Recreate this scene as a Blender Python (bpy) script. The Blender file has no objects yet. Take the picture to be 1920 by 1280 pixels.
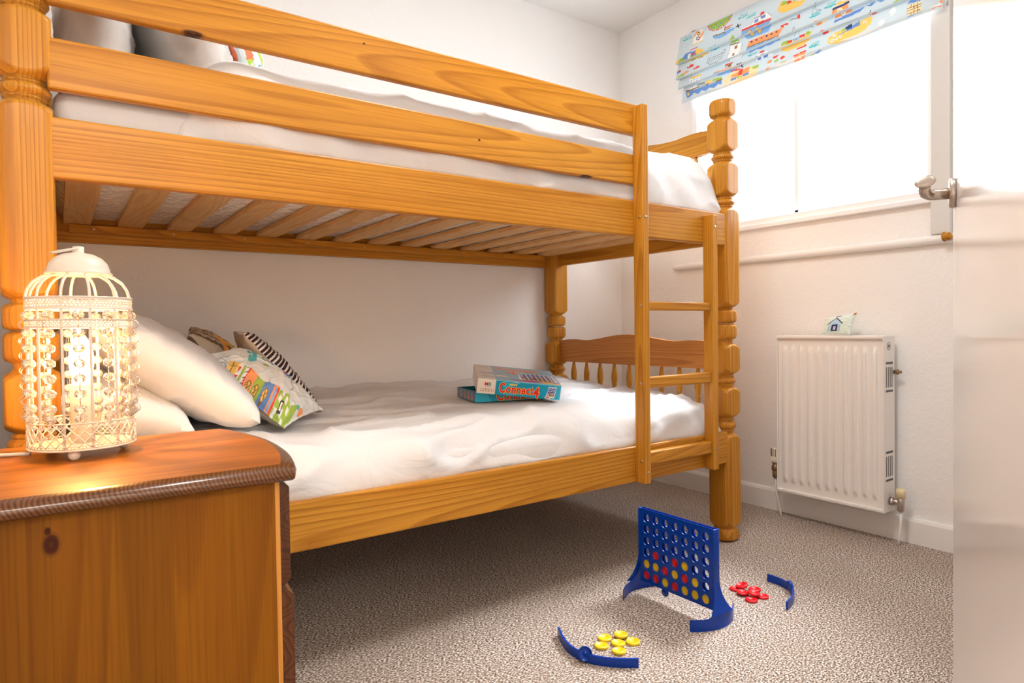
import bpy, bmesh, math, random
import numpy as np
from math import pi, sin, cos, sqrt
from mathutils import Vector, Matrix, noise
random.seed(7)
C = bpy.context.scene.collection
V = Vector
WORLD, ROOM_FILL_W, HALL_FILL_W, BULB_W, SUN_W, EXPOSURE = 6, 13, 42, 215, 9.5, 0.68
BLIND_ART = """l|teal|0.35|2.1,2.1,2.8,2.1,3.1,1.2,3.8,1.2
l|teal|0.35|3.7,2.2,4.4,2.2,4.7,1.3,5.3,1.3
l|teal|0.35|5.2,2.3,5.9,2.3,6.2,1.5,6.9,1.4
l|teal|0.5|1.9,2.2,4.4,2.6,6.9,2.5
l|teal|0.35|18.1,13,18.7,13,19,12.1,19.6,12.1
l|teal|0.35|19.5,13.1,20.1,13.1,20.4,12.2,21,12.1
l|teal|0.35|20.9,13.1,21.6,13.1,21.8,12.3,22.5,12.2
l|teal|0.5|17.9,13.1,20.2,13.4,22.5,13.3
l|teal|0.35|32.5,3.9,33.1,3.9,33.3,3.1,33.9,3.1
l|teal|0.35|33.8,4,34.4,4,34.6,3.2,35.2,3.2
l|teal|0.35|35.1,4.1,35.7,4.1,36,3.3,36.5,3.3
l|teal|0.5|32.3,4,34.5,4.4,36.5,4.3
l|teal|0.35|36.8,5.3,37.4,5.3,37.6,4.5,38.2,4.4
l|teal|0.35|38.1,5.4,38.6,5.4,38.9,4.6,39.5,4.5
l|teal|0.35|39.4,5.5,39.9,5.5,40.2,4.7,40.7,4.6
l|teal|0.5|36.6,5.4,38.7,5.7,40.7,5.7
p|grn|15.8,0.6,28.5,0.6,27.3,2.6,24.7,4.1,21.2,4.4,18.1,3.4
l|red|0.35|15.7,0.6,17.2,3,19.4,4.3,23,4.9,26,3.9,27.8,2.4,28.5,0.6
p|blu|18.4,2.4,18.4,2.6,18.3,2.7,18.2,2.7,18,2.6,17.9,2.5,17.8,2.3,17.7,2.1,17.8,2,17.9,1.9,18,1.8,18.2,1.9,18.3,2,18.4,2.2
p|blu|20.7,2.2,20.7,2.3,20.6,2.4,20.4,2.5,20.3,2.4,20.1,2.3,20,2.1,20,1.9,20,1.7,20.1,1.6,20.3,1.6,20.4,1.7,20.6,1.8,20.7,2
p|blu|23.3,2.3,23.3,2.4,23.2,2.5,23.1,2.6,22.9,2.5,22.8,2.4,22.7,2.2,22.6,2,22.7,1.9,22.8,1.8,22.9,1.7,23.1,1.8,23.2,1.9,23.3,2.1
p|blu|25.5,2.1,25.5,2.2,25.4,2.3,25.3,2.3,25.1,2.3,25,2.1,24.9,2,24.8,1.8,24.9,1.6,25,1.5,25.1,1.5,25.3,1.6,25.4,1.7,25.5,1.9
p|blu|27.3,1.5,27.2,1.6,27.1,1.7,27,1.8,26.8,1.7,26.7,1.6,26.6,1.4,26.6,1.2,26.6,1,26.7,1,26.8,0.9,27,1,27.1,1.1,27.2,1.3
p|blu|19.8,3.5,19.7,3.6,19.6,3.7,19.5,3.8,19.3,3.7,19.2,3.6,19.1,3.4,19.1,3.2,19.1,3,19.2,2.9,19.3,2.9,19.5,3,19.7,3.1,19.7,3.3
p|blu|22.5,3.6,22.4,3.7,22.3,3.8,22.2,3.9,22,3.8,21.9,3.7,21.8,3.5,21.7,3.3,21.8,3.1,21.9,3,22,3,22.2,3.1,22.3,3.2,22.4,3.4
p|blu|24.7,3,24.6,3.1,24.5,3.2,24.4,3.3,24.2,3.2,24.1,3.1,24,2.9,24,2.7,24,2.6,24.1,2.4,24.2,2.4,24.4,2.5,24.5,2.6,24.6,2.8
p|wht|8.6,0.1,13.7,1,13.5,6.5,7.8,6.3
p|org|9.3,0.4,10.7,0.7,8.3,3.4,8.3,2.3
p|org|13.7,1.3,13.7,3.6,11.6,5.8,11.1,5.2
p|blk|12,2.7,11.8,3.1,11.6,3.3,11.1,3.4,10.7,3.2,10.3,2.8,10,2.4,9.9,1.9,10,1.5,10.3,1.3,10.7,1.3,11.2,1.5,11.6,1.8,11.9,2.3
p|yel|11.5,2.6,11.5,2.8,11.3,2.9,11.1,3,10.8,2.9,10.5,2.7,10.4,2.4,10.3,2.1,10.4,1.9,10.5,1.7,10.8,1.7,11.1,1.8,11.3,2,11.5,2.3
p|blk|11.6,4.8,11.5,5.2,11.2,5.4,10.9,5.5,10.4,5.3,10.1,5,9.8,4.6,9.7,4.1,9.8,3.8,10.1,3.6,10.5,3.5,10.9,3.7,11.3,4,11.5,4.4
p|wht|11.2,4.7,11.2,4.9,11,5.1,10.8,5.1,10.5,5,10.3,4.8,10.2,4.6,10.1,4.3,10.2,4.1,10.3,3.9,10.5,3.9,10.8,4,11,4.2,11.2,4.4
l|yel|0.4|7.1,6.6,13.5,6.5
p|lbl|19.4,7.4,30.7,7.5,30.9,8.3,28.1,9.4,24.7,9.9,21.2,9.1
l|brn|0.5|19.8,7.1,26.4,7.8
l|red|0.5|25.6,5.3,29.4,5.6
p|brn|25.2,5.9,28.8,6.4,28.8,6.9,25.2,6.7
l|blk|0.5|31.5,7.5,33.8,7.3
l|blk|0.5|32.2,6.5,33.2,8.3
p|lbl|35,11.1,49,11.8,47.5,15.7,41.2,15.5,37.2,14.9,35.4,13.2
p|red|35,10.1,49.2,10.4,49.2,11.8,35,11
p|wht|39.3,9.9,40.5,7.6,46.7,7.2,49.2,10.1,49,10.4
p|blu|40.9,8.1,42.9,8.2,42.9,9.6,40.9,9.5
p|blu|43.7,7.7,46,7.8,46,9.1,43.6,9
p|red|43.3,5.8,45,6,45,7.4,43.3,7.1
l|gry|0.2|39.3,9.9,40.5,7.6,46.7,7.2,49.2,10.1
p|gry|40.8,13.8,40.6,14.4,40.2,14.8,39.6,14.9,38.9,14.6,38.3,14.1,37.9,13.4,37.8,12.7,37.9,12.1,38.3,11.7,38.9,11.6,39.6,11.9,40.2,12.4,40.6,13.1
p|yel|40.3,13.6,40.2,14,39.9,14.3,39.5,14.3,39,14.2,38.6,13.8,38.4,13.4,38.3,12.9,38.4,12.4,38.7,12.2,39.1,12.1,39.5,12.3,39.9,12.7,40.2,13.1
p|gry|44.3,13.9,44.2,14.5,43.8,14.9,43.2,15,42.5,14.7,41.9,14.2,41.5,13.5,41.3,12.8,41.5,12.2,41.9,11.8,42.5,11.8,43.2,12,43.8,12.6,44.2,13.2
p|yel|43.8,13.8,43.7,14.2,43.4,14.4,43,14.5,42.6,14.3,42.2,14,42,13.5,41.9,13,42,12.6,42.2,12.3,42.6,12.3,43.1,12.5,43.5,12.8,43.7,13.3
l|wht|0.4|35,9.7,40.1,10.1
p|yel|51.3,8.1,52.4,4.8,64.1,9.7,62,10.8,57.8,11.4,54.2,10.7,52.2,9.6
p|grn|52.4,7.5,53.5,5.3,55.7,6.2,55.3,7.4
p|red|55.5,6.1,57.5,7,57.5,7.9,55.5,7.6
p|blu|57.8,7.1,59.2,7.7,59.1,8.1
p|red|61.4,15.3,61.3,15.6,61.1,15.8,60.8,15.8,60.4,15.7,60.1,15.4,59.9,15,59.8,14.6,59.9,14.3,60.1,14.1,60.4,14.1,60.8,14.2,61.1,14.5,61.3,14.9
l|gry|0.4|56.7,14.9,57.8,14.8,59.9,15
l|red|0.6|53.1,15.5,54.5,15.5,56,15.9
l|gry|0.2|66.1,15.4,66.8,13.4,68.8,12.4,69.9,12.5
l|gry|0.2|66.8,13.4,67.8,15.4,69.8,15.9
p|yel|-1.4,12.3,0.4,11.4,3.4,11.2,11.1,9.8,14.3,10.7,17.1,14.1,11,13.9,2.4,13.4
p|grn|1.4,13.3,1.9,11.1,3.9,11,10.6,11.5,12.5,12.9,11.1,13.1
p|blu|3.4,11.2,4.4,9.7,10.6,10,11.1,12.4,6.3,12.8,3.4,12.1
l|red|0.4|4.4,8.7,11.1,9
p|wht|6.6,10.4,8,10.5,8,12.8,6.5,12.7
p|red|8.2,11.2,10.4,11.4,10.4,12,8.2,11.8
l|blk|0.3|7.7,13.8,14.3,14.3
p|grn|28.7,13.9,30.8,10.9,33.2,14.3
p|wht|28.5,14.9,34.4,15.3,35.2,19.5,34.3,21.3,28,21.1
l|gry|0.2|28.9,15.1,28,21.1
l|gry|0.2|35.2,15.9,34.3,21.6
p|brn|31.4,15.6,32.7,15.7,32.7,17,31.3,16.9
p|brn|30.6,18.4,31.8,18.4,31.8,19.8,30.6,19.9
l|brn|0.4|28.7,14.4,33.1,14.8
l|gry|0.15|17.5,15,17.1,18.6
l|gry|0.15|19,15.1,18.3,19
l|gry|0.15|20.4,15.1,19.6,19.4
l|gry|0.15|21.8,15.1,20.8,19.8
l|gry|0.15|23.2,15.1,22,19.6
l|gry|0.15|24.6,15.2,23.2,19.3
l|gry|0.15|26,15.2,24.3,19.1
l|gry|0.15|17.4,15.4,26.4,15.2
l|gry|0.15|17.4,16.4,25.4,16.3
l|gry|0.15|17.4,17.4,24.4,17.5
l|gry|0.15|17.3,18.5,23.5,18.6
l|gry|0.25|17.4,14.8,17.3,17.5,19.3,19.6,22.8,19.8,25.5,18.5,26.6,15.3
p|red|9.4,16.2,9.4,16.5,9.1,16.7,8.6,16.9,7.9,16.9,7.3,16.8,6.7,16.6,6.5,16.3,6.5,16,6.8,15.8,7.3,15.6,8,15.6,8.6,15.7,9.1,15.9
p|red|6.3,16.9,6.1,16.9,5.9,16.8,5.7,16.5,5.5,16.3,5.5,16,5.5,15.9,5.7,15.8,5.9,15.8,6.1,16,6.3,16.2,6.5,16.4,6.5,16.7,6.5,16.9
p|red|13.4,18.3,13.4,18.6,13.1,18.8,12.6,19,11.9,19,11.3,18.9,10.8,18.7,10.5,18.4,10.5,18.1,10.8,17.9,11.3,17.7,12,17.7,12.6,17.8,13.1,18
p|red|10.4,19.1,10.2,19,9.9,18.9,9.7,18.7,9.6,18.4,9.5,18.2,9.6,18,9.7,17.9,9.9,18,10.2,18.1,10.4,18.3,10.5,18.6,10.6,18.8,10.5,19
p|blu|1.9,16.8,1.9,17,1.6,17.3,1,17.4,0.3,17.5,-0.4,17.4,-0.9,17.1,-1.2,16.9,-1.2,16.6,-0.9,16.3,-0.3,16.2,0.4,16.1,1,16.2,1.6,16.5
p|blu|-1.3,17.5,-1.5,17.5,-1.8,17.3,-2,17.1,-2.2,16.8,-2.2,16.6,-2.2,16.4,-2,16.3,-1.8,16.4,-1.5,16.5,-1.3,16.7,-1.2,17,-1.1,17.3,-1.2,17.4
p|org|7,18.4,7,18.7,6.7,19,6.1,19.1,5.5,19.2,4.8,19.1,4.3,18.8,4,18.6,4,18.3,4.3,18,4.9,17.9,5.5,17.8,6.2,17.9,6.7,18.2
p|org|3.9,19.2,3.7,19.2,3.4,19,3.2,18.8,3.1,18.6,3,18.3,3.1,18.1,3.2,18.1,3.4,18.1,3.7,18.2,3.9,18.5,4,18.7,4.1,18.9,4,19.1
p|grn|4.8,19.1,4.8,19.4,4.5,19.6,3.9,19.8,3.3,19.8,2.6,19.7,2.1,19.5,1.8,19.2,1.8,18.9,2.1,18.6,2.6,18.5,3.3,18.5,4,18.6,4.5,18.8
p|grn|1.7,19.8,1.4,19.8,1.2,19.7,1,19.4,0.8,19.2,0.8,18.9,0.8,18.8,1,18.7,1.2,18.7,1.4,18.9,1.7,19.1,1.8,19.3,1.9,19.6,1.8,19.8
p|red|2.1,16.6,2.1,16.8,1.8,16.9,1.5,16.9,1.2,16.8,0.8,16.6,0.6,16.3,0.6,16.1,0.6,15.9,0.9,15.8,1.2,15.8,1.5,16,1.8,16.2,2.1,16.4
p|org|38.3,16,54.2,16.4,52.7,19.6,38,18.9
l|red|0.4|53.1,15.8,54.5,16.3
p|lbl|37.9,19,52.7,19.8,51.9,21,50.1,20.7,48.2,21.4,45.5,20.7,44,21.5,41.2,20.6,38.8,21.3,37.9,21.1
l|brn|0.4|38,18.8,52.7,19.5
p|nav|40.2,17,40.2,17.2,40,17.3,39.8,17.3,39.6,17.2,39.4,17.1,39.3,16.8,39.2,16.6,39.3,16.5,39.4,16.3,39.6,16.3,39.8,16.4,40.1,16.6,40.2,16.8
p|nav|42.7,17.1,42.6,17.3,42.5,17.4,42.3,17.4,42,17.3,41.8,17.1,41.7,16.9,41.6,16.7,41.7,16.6,41.8,16.4,42,16.4,42.3,16.5,42.5,16.7,42.6,16.9
p|nav|45,17.2,45,17.4,44.8,17.5,44.6,17.5,44.4,17.4,44.2,17.2,44.1,17,44,16.8,44.1,16.6,44.2,16.5,44.4,16.5,44.6,16.6,44.8,16.8,45,17
p|nav|47.4,17.3,47.3,17.5,47.2,17.6,47,17.6,46.8,17.5,46.6,17.3,46.4,17.1,46.4,16.9,46.4,16.7,46.6,16.6,46.8,16.6,47,16.7,47.2,16.9,47.3,17.1
p|nav|49.7,17.4,49.6,17.6,49.5,17.7,49.3,17.7,49.1,17.6,48.9,17.4,48.7,17.2,48.7,17,48.8,16.8,48.9,16.7,49.1,16.7,49.3,16.8,49.5,17,49.6,17.2
p|nav|52,17.5,51.9,17.6,51.8,17.7,51.6,17.7,51.4,17.7,51.2,17.5,51,17.3,51,17.1,51,16.9,51.2,16.8,51.4,16.8,51.6,16.9,51.8,17.1,51.9,17.3
p|yel|51.9,24.1,64.7,23.5,66.6,21.7,65.4,24.7,62,26.4,56.3,26.6,52.6,25.7
p|grn|52.7,23.5,53.8,22.1,56.3,22.3,55.9,23.9
p|red|55.8,22.6,58.1,22.7,58.1,23.8,55.9,23.9
p|lbl|58.3,22.7,60.9,22.7,60.9,23.9,58.5,23.8
p|red|60.9,22.1,63.4,22.2,63.2,23.6,61.1,23.5
p|grn|65.7,22.7,65.7,23.1,65.5,23.4,65.1,23.5,64.6,23.5,64.1,23.3,63.6,23,63.4,22.6,63.4,22.2,63.6,21.9,64,21.8,64.5,21.8,65,22,65.5,22.3
l|gry|0.2|58.6,21.6,59,18.1,60.6,21.6
l|teal|0.35|65.8,17.2,66.3,17.2,66.5,16.4,67,16.4
l|teal|0.35|66.9,17.2,67.4,17.2,67.6,16.5,68.1,16.4
l|teal|0.35|68,17.3,68.5,17.3,68.7,16.5,69.1,16.5
l|teal|0.5|65.7,17.3,67.5,17.5,69.1,17.4
p|org|69.7,20.6,69.7,21,69.5,21.3,69.1,21.4,68.7,21.4,68.2,21.2,67.8,20.9,67.6,20.5,67.5,20.1,67.7,19.8,68.1,19.6,68.6,19.7,69.1,19.9,69.4,20.2
l|gry|0.2|64.1,20.7,64.7,20,66.4,21.3
l|teal|0.35|64.8,28,65.3,28,65.5,27.3,65.9,27.2
l|teal|0.35|65.9,28,66.3,28,66.5,27.3,67,27.2
l|teal|0.35|66.9,28.1,67.4,28,67.6,27.3,68.1,27.2
l|teal|0.5|64.6,28.1,66.4,28.3,68.1,28.2
p|wht|40.6,25.5,40.6,23.8,42.8,23.5,47,23.7,48.9,25.5
p|blu|41.4,24.1,43,24.1,43,25.7,41.4,25.6
p|blu|44.2,24.1,46.1,24.2,46.1,25.7,44.2,25.6
p|red|43.5,22.4,45.5,22.4,45.5,23.5,43.6,23.3
p|teal|37.4,21.8,42.2,22,41.6,22.4,38,22.6
p|lbl|20.1,23.7,31.4,25.3,31.2,26.2,22.8,25.8,20.8,25
p|org|20.4,23.3,31.4,24.4,31.5,25.2,20.3,23.7
p|red|26.1,21.7,30.4,22.1,30.4,22.5,26.1,22.1
p|brn|26.2,22.2,29.7,22.5,29.5,23.9,26.3,23.4
p|wht|26.7,22.7,27.6,22.8,27.6,23.4,26.7,23.3
l|blk|0.5|32.7,23.9,34.3,25.9
l|blk|0.5|32.2,24.8,34.5,24.2
p|wht|6.4,21.7,12.8,22.1,13,25.3,7.4,24.5
p|yel|6.9,21.3,13.3,21.6,13.3,22.4,6.9,22
p|lbl|8.5,23.1,8.4,23.3,8.3,23.4,8.2,23.4,8,23.3,7.9,23.2,7.8,23,7.7,22.9,7.8,22.7,7.9,22.6,8,22.6,8.2,22.6,8.3,22.8,8.5,22.9
p|lbl|10.2,23.1,10.1,23.3,10,23.4,9.9,23.4,9.7,23.4,9.5,23.2,9.4,23.1,9.4,22.9,9.4,22.8,9.5,22.7,9.7,22.6,9.9,22.7,10,22.8,10.1,23
p|lbl|11.9,23.3,11.9,23.5,11.8,23.6,11.6,23.6,11.4,23.5,11.3,23.4,11.2,23.3,11.1,23.1,11.2,22.9,11.3,22.8,11.4,22.8,11.6,22.9,11.8,23,11.9,23.2
p|lbl|8.5,24.1,8.4,24.2,8.3,24.3,8.2,24.3,8,24.3,7.9,24.2,7.8,24,7.7,23.8,7.8,23.7,7.9,23.6,8,23.5,8.2,23.6,8.3,23.7,8.4,23.9
p|lbl|10.1,24.2,10.1,24.4,10,24.5,9.8,24.5,9.7,24.4,9.5,24.3,9.4,24.1,9.4,24,9.4,23.8,9.5,23.7,9.7,23.7,9.9,23.7,10,23.9,10.1,24
p|lbl|11.9,24.4,11.8,24.5,11.7,24.6,11.6,24.7,11.4,24.6,11.3,24.5,11.2,24.3,11.1,24.1,11.2,24,11.3,23.9,11.4,23.9,11.6,23.9,11.7,24,11.9,24.2
p|blu|3.7,27.4,23.9,27.9,23.9,29.7,21.9,29,20.1,30.3,17.4,29.1,15.5,30.2,13.2,29,11.4,30.3,9,28.8,6.8,30.1,5.1,30.3
l|brn|0.5|3.7,26.8,24,27.6
p|wht|5.2,26.3,9.7,25.8,9.7,26.7,5.2,26.7
p|gry|10.2,25.6,14.7,25.8,14.7,26.8,10.2,26.5
p|yel|14.9,25.7,18.3,25.9,18.3,27,14.9,26.8
p|grn|18.8,26,23.8,26.3,23.7,27.3,18.8,26.9
p|yel|6.2,28.6,6.1,28.9,5.9,29,5.6,29.1,5.3,29,5.1,28.8,4.9,28.5,4.8,28.2,4.9,28,5.1,27.8,5.4,27.8,5.7,27.9,5.9,28.1,6.1,28.3
p|cy|24.9,31.5,24.5,28.8,26.3,27.2,28.9,26.6,37.2,26.5,40.4,27.2,42.1,29.2,41.9,30.9,39.5,31.8,31.3,32
p|org|29.1,27.2,38,26.7,37.8,29.1,28.8,28.7
p|red|32.4,26.7,34.5,26.5,34.3,28.9,32.2,28.7
p|blu|28.6,28.8,31.6,28.9,31.6,30.1,28.6,30
p|blu|34.7,28.8,37.6,28.9,38,29.9,34.9,29.9
p|grn|31.8,29,34.5,29.1,34.5,30,31.8,30
p|grn|38.8,27.4,42.4,27.2,41.9,28.4,40.4,28.6
l|red|0.5|28.4,25.7,33.1,26.2
p|org|48.5,27.7,48.5,27.9,48.3,28.1,47.9,28.3,47.4,28.4,46.9,28.4,46.5,28.3,46.3,28.1,46.2,27.8,46.5,27.6,46.9,27.4,47.4,27.3,47.9,27.4,48.3,27.5
p|grn|51.5,28.2,51.5,28.4,51.3,28.7,50.9,28.8,50.4,28.9,49.9,28.9,49.5,28.8,49.3,28.6,49.3,28.4,49.5,28.1,49.9,28,50.4,27.9,50.9,27.9,51.3,28
p|grn|54.8,29.9,54.8,30.1,54.6,30.3,54.2,30.5,53.7,30.6,53.2,30.6,52.9,30.4,52.6,30.2,52.6,30,52.8,29.8,53.2,29.6,53.7,29.5,54.2,29.5,54.6,29.7
p|org|48.1,30.3,48.1,30.5,47.9,30.7,47.5,30.9,47,31,46.5,31,46.1,30.9,45.9,30.7,45.8,30.4,46.1,30.2,46.5,30,47,29.9,47.5,29.9,47.9,30.1
p|red|51,26.5,51,26.7,50.7,27,50.3,27.1,49.9,27.2,49.4,27.2,49,27.1,48.7,26.9,48.7,26.6,49,26.4,49.3,26.2,49.8,26.2,50.3,26.2,50.7,26.3
p|red|54.1,27.9,54.1,28.2,53.9,28.4,53.5,28.6,53,28.7,52.5,28.6,52.1,28.5,51.9,28.3,51.9,28.1,52.1,27.9,52.5,27.7,53,27.6,53.5,27.6,53.9,27.7
p|org|58.4,29.3,63.3,29,63,32.1,58.7,31.9
l|red|0.4|58.2,29.1,63.3,28.9
p|wht|61.6,30.8,61.5,31.1,61.3,31.2,61.1,31.3,60.8,31.2,60.6,30.9,60.4,30.7,60.3,30.4,60.4,30.1,60.6,29.9,60.8,29.9,61.1,30,61.4,30.2,61.5,30.5
l|red|0.6|59.5,27.1,63,26.9
p|blu|67.1,31.4,69.1,30.5,69.8,31.1,68.7,32
p|grn|65,31.4,67.1,31.6,66.7,32
l|teal|0.35|71.6,15.8,72.2,15.8,72.4,14.9,73,14.8
l|teal|0.35|72.9,15.9,73.5,15.9,73.7,15,74.3,14.9
l|teal|0.35|74.2,15.9,74.8,15.9,75,15,75.6,14.9
l|teal|0.5|71.4,15.9,73.6,16.2,75.6,16.1
l|teal|0.35|65.5,17,66.1,17,66.3,16.1,66.9,16
l|teal|0.35|66.8,17.1,67.4,17.1,67.7,16.1,68.3,16.1
l|teal|0.35|68.2,17.1,68.8,17.1,69,16.2,69.6,16.1
l|teal|0.5|65.3,17.1,67.5,17.4,69.6,17.3
l|teal|0.35|64.8,28.2,65.4,28.2,65.6,27.3,66.2,27.2
l|teal|0.35|66.1,28.3,66.7,28.2,67,27.3,67.6,27.2
l|teal|0.35|67.5,28.3,68.1,28.2,68.3,27.3,68.9,27.2
l|teal|0.5|64.6,28.3,66.8,28.6,68.9,28.4
p|org|74.7,18.4,80.5,18.1,81.2,21,75,21.3
p|nav|74.7,17.5,80.9,17.2,80.8,18.1,74.9,18.4
p|yel|76.3,15.7,80.8,16.7,80.9,17.1,75.7,17.1
p|wht|78.9,20.3,78.8,20.8,78.5,21.1,78,21.1,77.5,20.9,77.1,20.5,76.7,19.9,76.6,19.3,76.7,18.8,77.1,18.5,77.5,18.5,78,18.7,78.5,19.1,78.8,19.7
l|yel|0.5|77,19.5,78.5,20
l|yel|0.5|77.8,18.9,77.8,20.6
p|blu|81.4,21.4,90.5,20.8,93.3,22,91.6,21.9,90,20.9,88.3,22,86.3,21.1,84.3,22.3,81.4,22.6,77.8,22.5,75,22.9,75,21.8
p|org|69.4,20.8,69.3,21.2,69,21.4,68.6,21.4,68.1,21.2,67.7,20.9,67.4,20.4,67.3,20,67.4,19.7,67.7,19.5,68.1,19.5,68.6,19.7,69,20,69.3,20.4
p|cy|71.7,20.3,71.8,20.6,71.6,20.9,71.2,21.1,70.7,21.2,70.2,21.1,69.8,20.9,69.5,20.7,69.5,20.4,69.7,20.1,70.1,19.9,70.6,19.8,71.1,19.9,71.5,20
p|red|71.8,24.8,71.8,25.2,71.6,25.5,71.2,25.7,70.7,25.7,70.2,25.6,69.8,25.3,69.5,24.9,69.4,24.5,69.6,24.2,70,24,70.5,23.9,71.1,24.1,71.5,24.4
p|cy|73,24.6,73.1,24.8,73.1,25,73,25.3,72.7,25.4,72.5,25.5,72.2,25.5,72,25.3,71.9,25.1,72,24.9,72.1,24.6,72.3,24.5,72.6,24.4,72.8,24.4
p|red|87.1,25,88,24.1,90,25.3
l|nav|0.3|88.3,23.6,88.4,24.5
p|yel|71.9,27.9,74.1,26.3,79,26.1,87.7,25.6,88.4,26.6,88,28.1,85.4,29.7,81.3,30.8,76.5,30.8,73.4,30.2,72,29
p|blu|75.8,27.7,79,27.4,79,26.8,83.7,26.4,84,27.3,75.9,27.9
p|nav|78.4,25.8,80.8,25.7,80.9,27.1,78.7,26.8
p|grn|77.2,26.3,78.5,26,78.7,27,77.2,27
p|blu|80.8,26.2,83.7,25.7,84,26.8,81.1,27
p|wht|86.2,27.1,86.1,27.3,86,27.4,85.7,27.4,85.4,27.3,85.2,27.1,85,26.9,84.9,26.6,85,26.4,85.2,26.3,85.4,26.3,85.7,26.4,86,26.6,86.1,26.9
p|red|85.8,27,85.8,27,85.7,27.1,85.6,27.1,85.5,27.1,85.4,27,85.4,26.9,85.4,26.8,85.4,26.7,85.4,26.6,85.5,26.6,85.6,26.7,85.7,26.7,85.8,26.8
p|wht|77.5,28.8,77.4,29,77.3,29.1,77,29.1,76.7,29,76.4,28.8,76.2,28.5,76.2,28.3,76.2,28.1,76.4,28,76.7,28,77,28.1,77.3,28.3,77.4,28.5
p|red|77.1,28.6,77,28.7,77,28.8,76.9,28.8,76.8,28.8,76.7,28.7,76.6,28.6,76.6,28.5,76.6,28.4,76.7,28.3,76.8,28.3,76.9,28.3,77,28.4,77,28.5
p|wht|75.9,29,75.8,29.2,75.6,29.3,75.4,29.4,75.1,29.2,74.8,29,74.6,28.8,74.5,28.5,74.6,28.3,74.8,28.2,75.1,28.2,75.4,28.3,75.6,28.5,75.8,28.8
p|red|75.4,28.8,75.4,28.9,75.3,29,75.3,29,75.2,29,75.1,28.9,75,28.8,75,28.7,75,28.6,75.1,28.5,75.2,28.5,75.3,28.6,75.4,28.6,75.4,28.7
p|wht|74.4,29.1,74.4,29.4,74.2,29.5,73.9,29.5,73.6,29.4,73.3,29.2,73.1,28.9,73.1,28.6,73.1,28.4,73.3,28.3,73.6,28.3,73.9,28.4,74.2,28.6,74.4,28.9
p|red|74,29,74,29.1,73.9,29.1,73.8,29.1,73.7,29.1,73.6,29,73.6,28.9,73.5,28.8,73.6,28.7,73.6,28.7,73.7,28.6,73.8,28.7,73.9,28.8,74,28.9
p|wht|75.1,27.6,75.1,27.8,74.9,27.9,74.6,27.9,74.3,27.8,74,27.6,73.8,27.3,73.8,27.1,73.8,26.9,74,26.8,74.3,26.8,74.6,26.9,74.9,27.1,75.1,27.3
p|red|74.7,27.4,74.6,27.5,74.6,27.6,74.5,27.6,74.4,27.6,74.3,27.5,74.3,27.4,74.2,27.3,74.3,27.2,74.3,27.1,74.4,27.1,74.5,27.1,74.6,27.2,74.6,27.3
p|bg|90.2,29.3,91.9,28.8,92.2,30.9,90.5,31.1
p|wht|90.4,29,91.9,27.9,93,29.5,91.6,30.9
p|wht|93.9,26.5,95.4,25.4,96.5,27,95.1,28.4
p|grn|96.1,24,97,23.6,99.4,24.5,96.5,24.7
p|blu|99.8,26.4,100.9,25.2,104.2,26.6,104.2,26.9
p|cy|100.2,26.9,104.4,26.9,104.5,30.8,100.5,30.9
l|brn|0.15|101.2,26.9,101.6,30.8
l|brn|0.15|102.3,27,102.6,30.8
l|brn|0.15|103.4,27,103.6,30.8
l|brn|0.15|100.1,27.9,104.4,27.9
l|brn|0.15|100.1,28.9,104.4,28.9
l|brn|0.15|100.1,29.9,104.4,30
l|lbl|0.5|100.5,31,104.5,30.9
p|org|111.1,30,111.1,30.3,111,30.4,110.8,30.5,110.6,30.4,110.4,30.2,110.3,30,110.3,29.7,110.3,29.4,110.4,29.2,110.6,29.2,110.8,29.3,111,29.5,111.1,29.7
l|org|0.5|108.2,31.3,109.2,30.9,110.6,31.4
p|grn|65.1,31.3,67.1,32.3,67.4,31.8
p|blu|67.1,31.7,69,30.5,70,31.2,68.2,31.5"""
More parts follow.
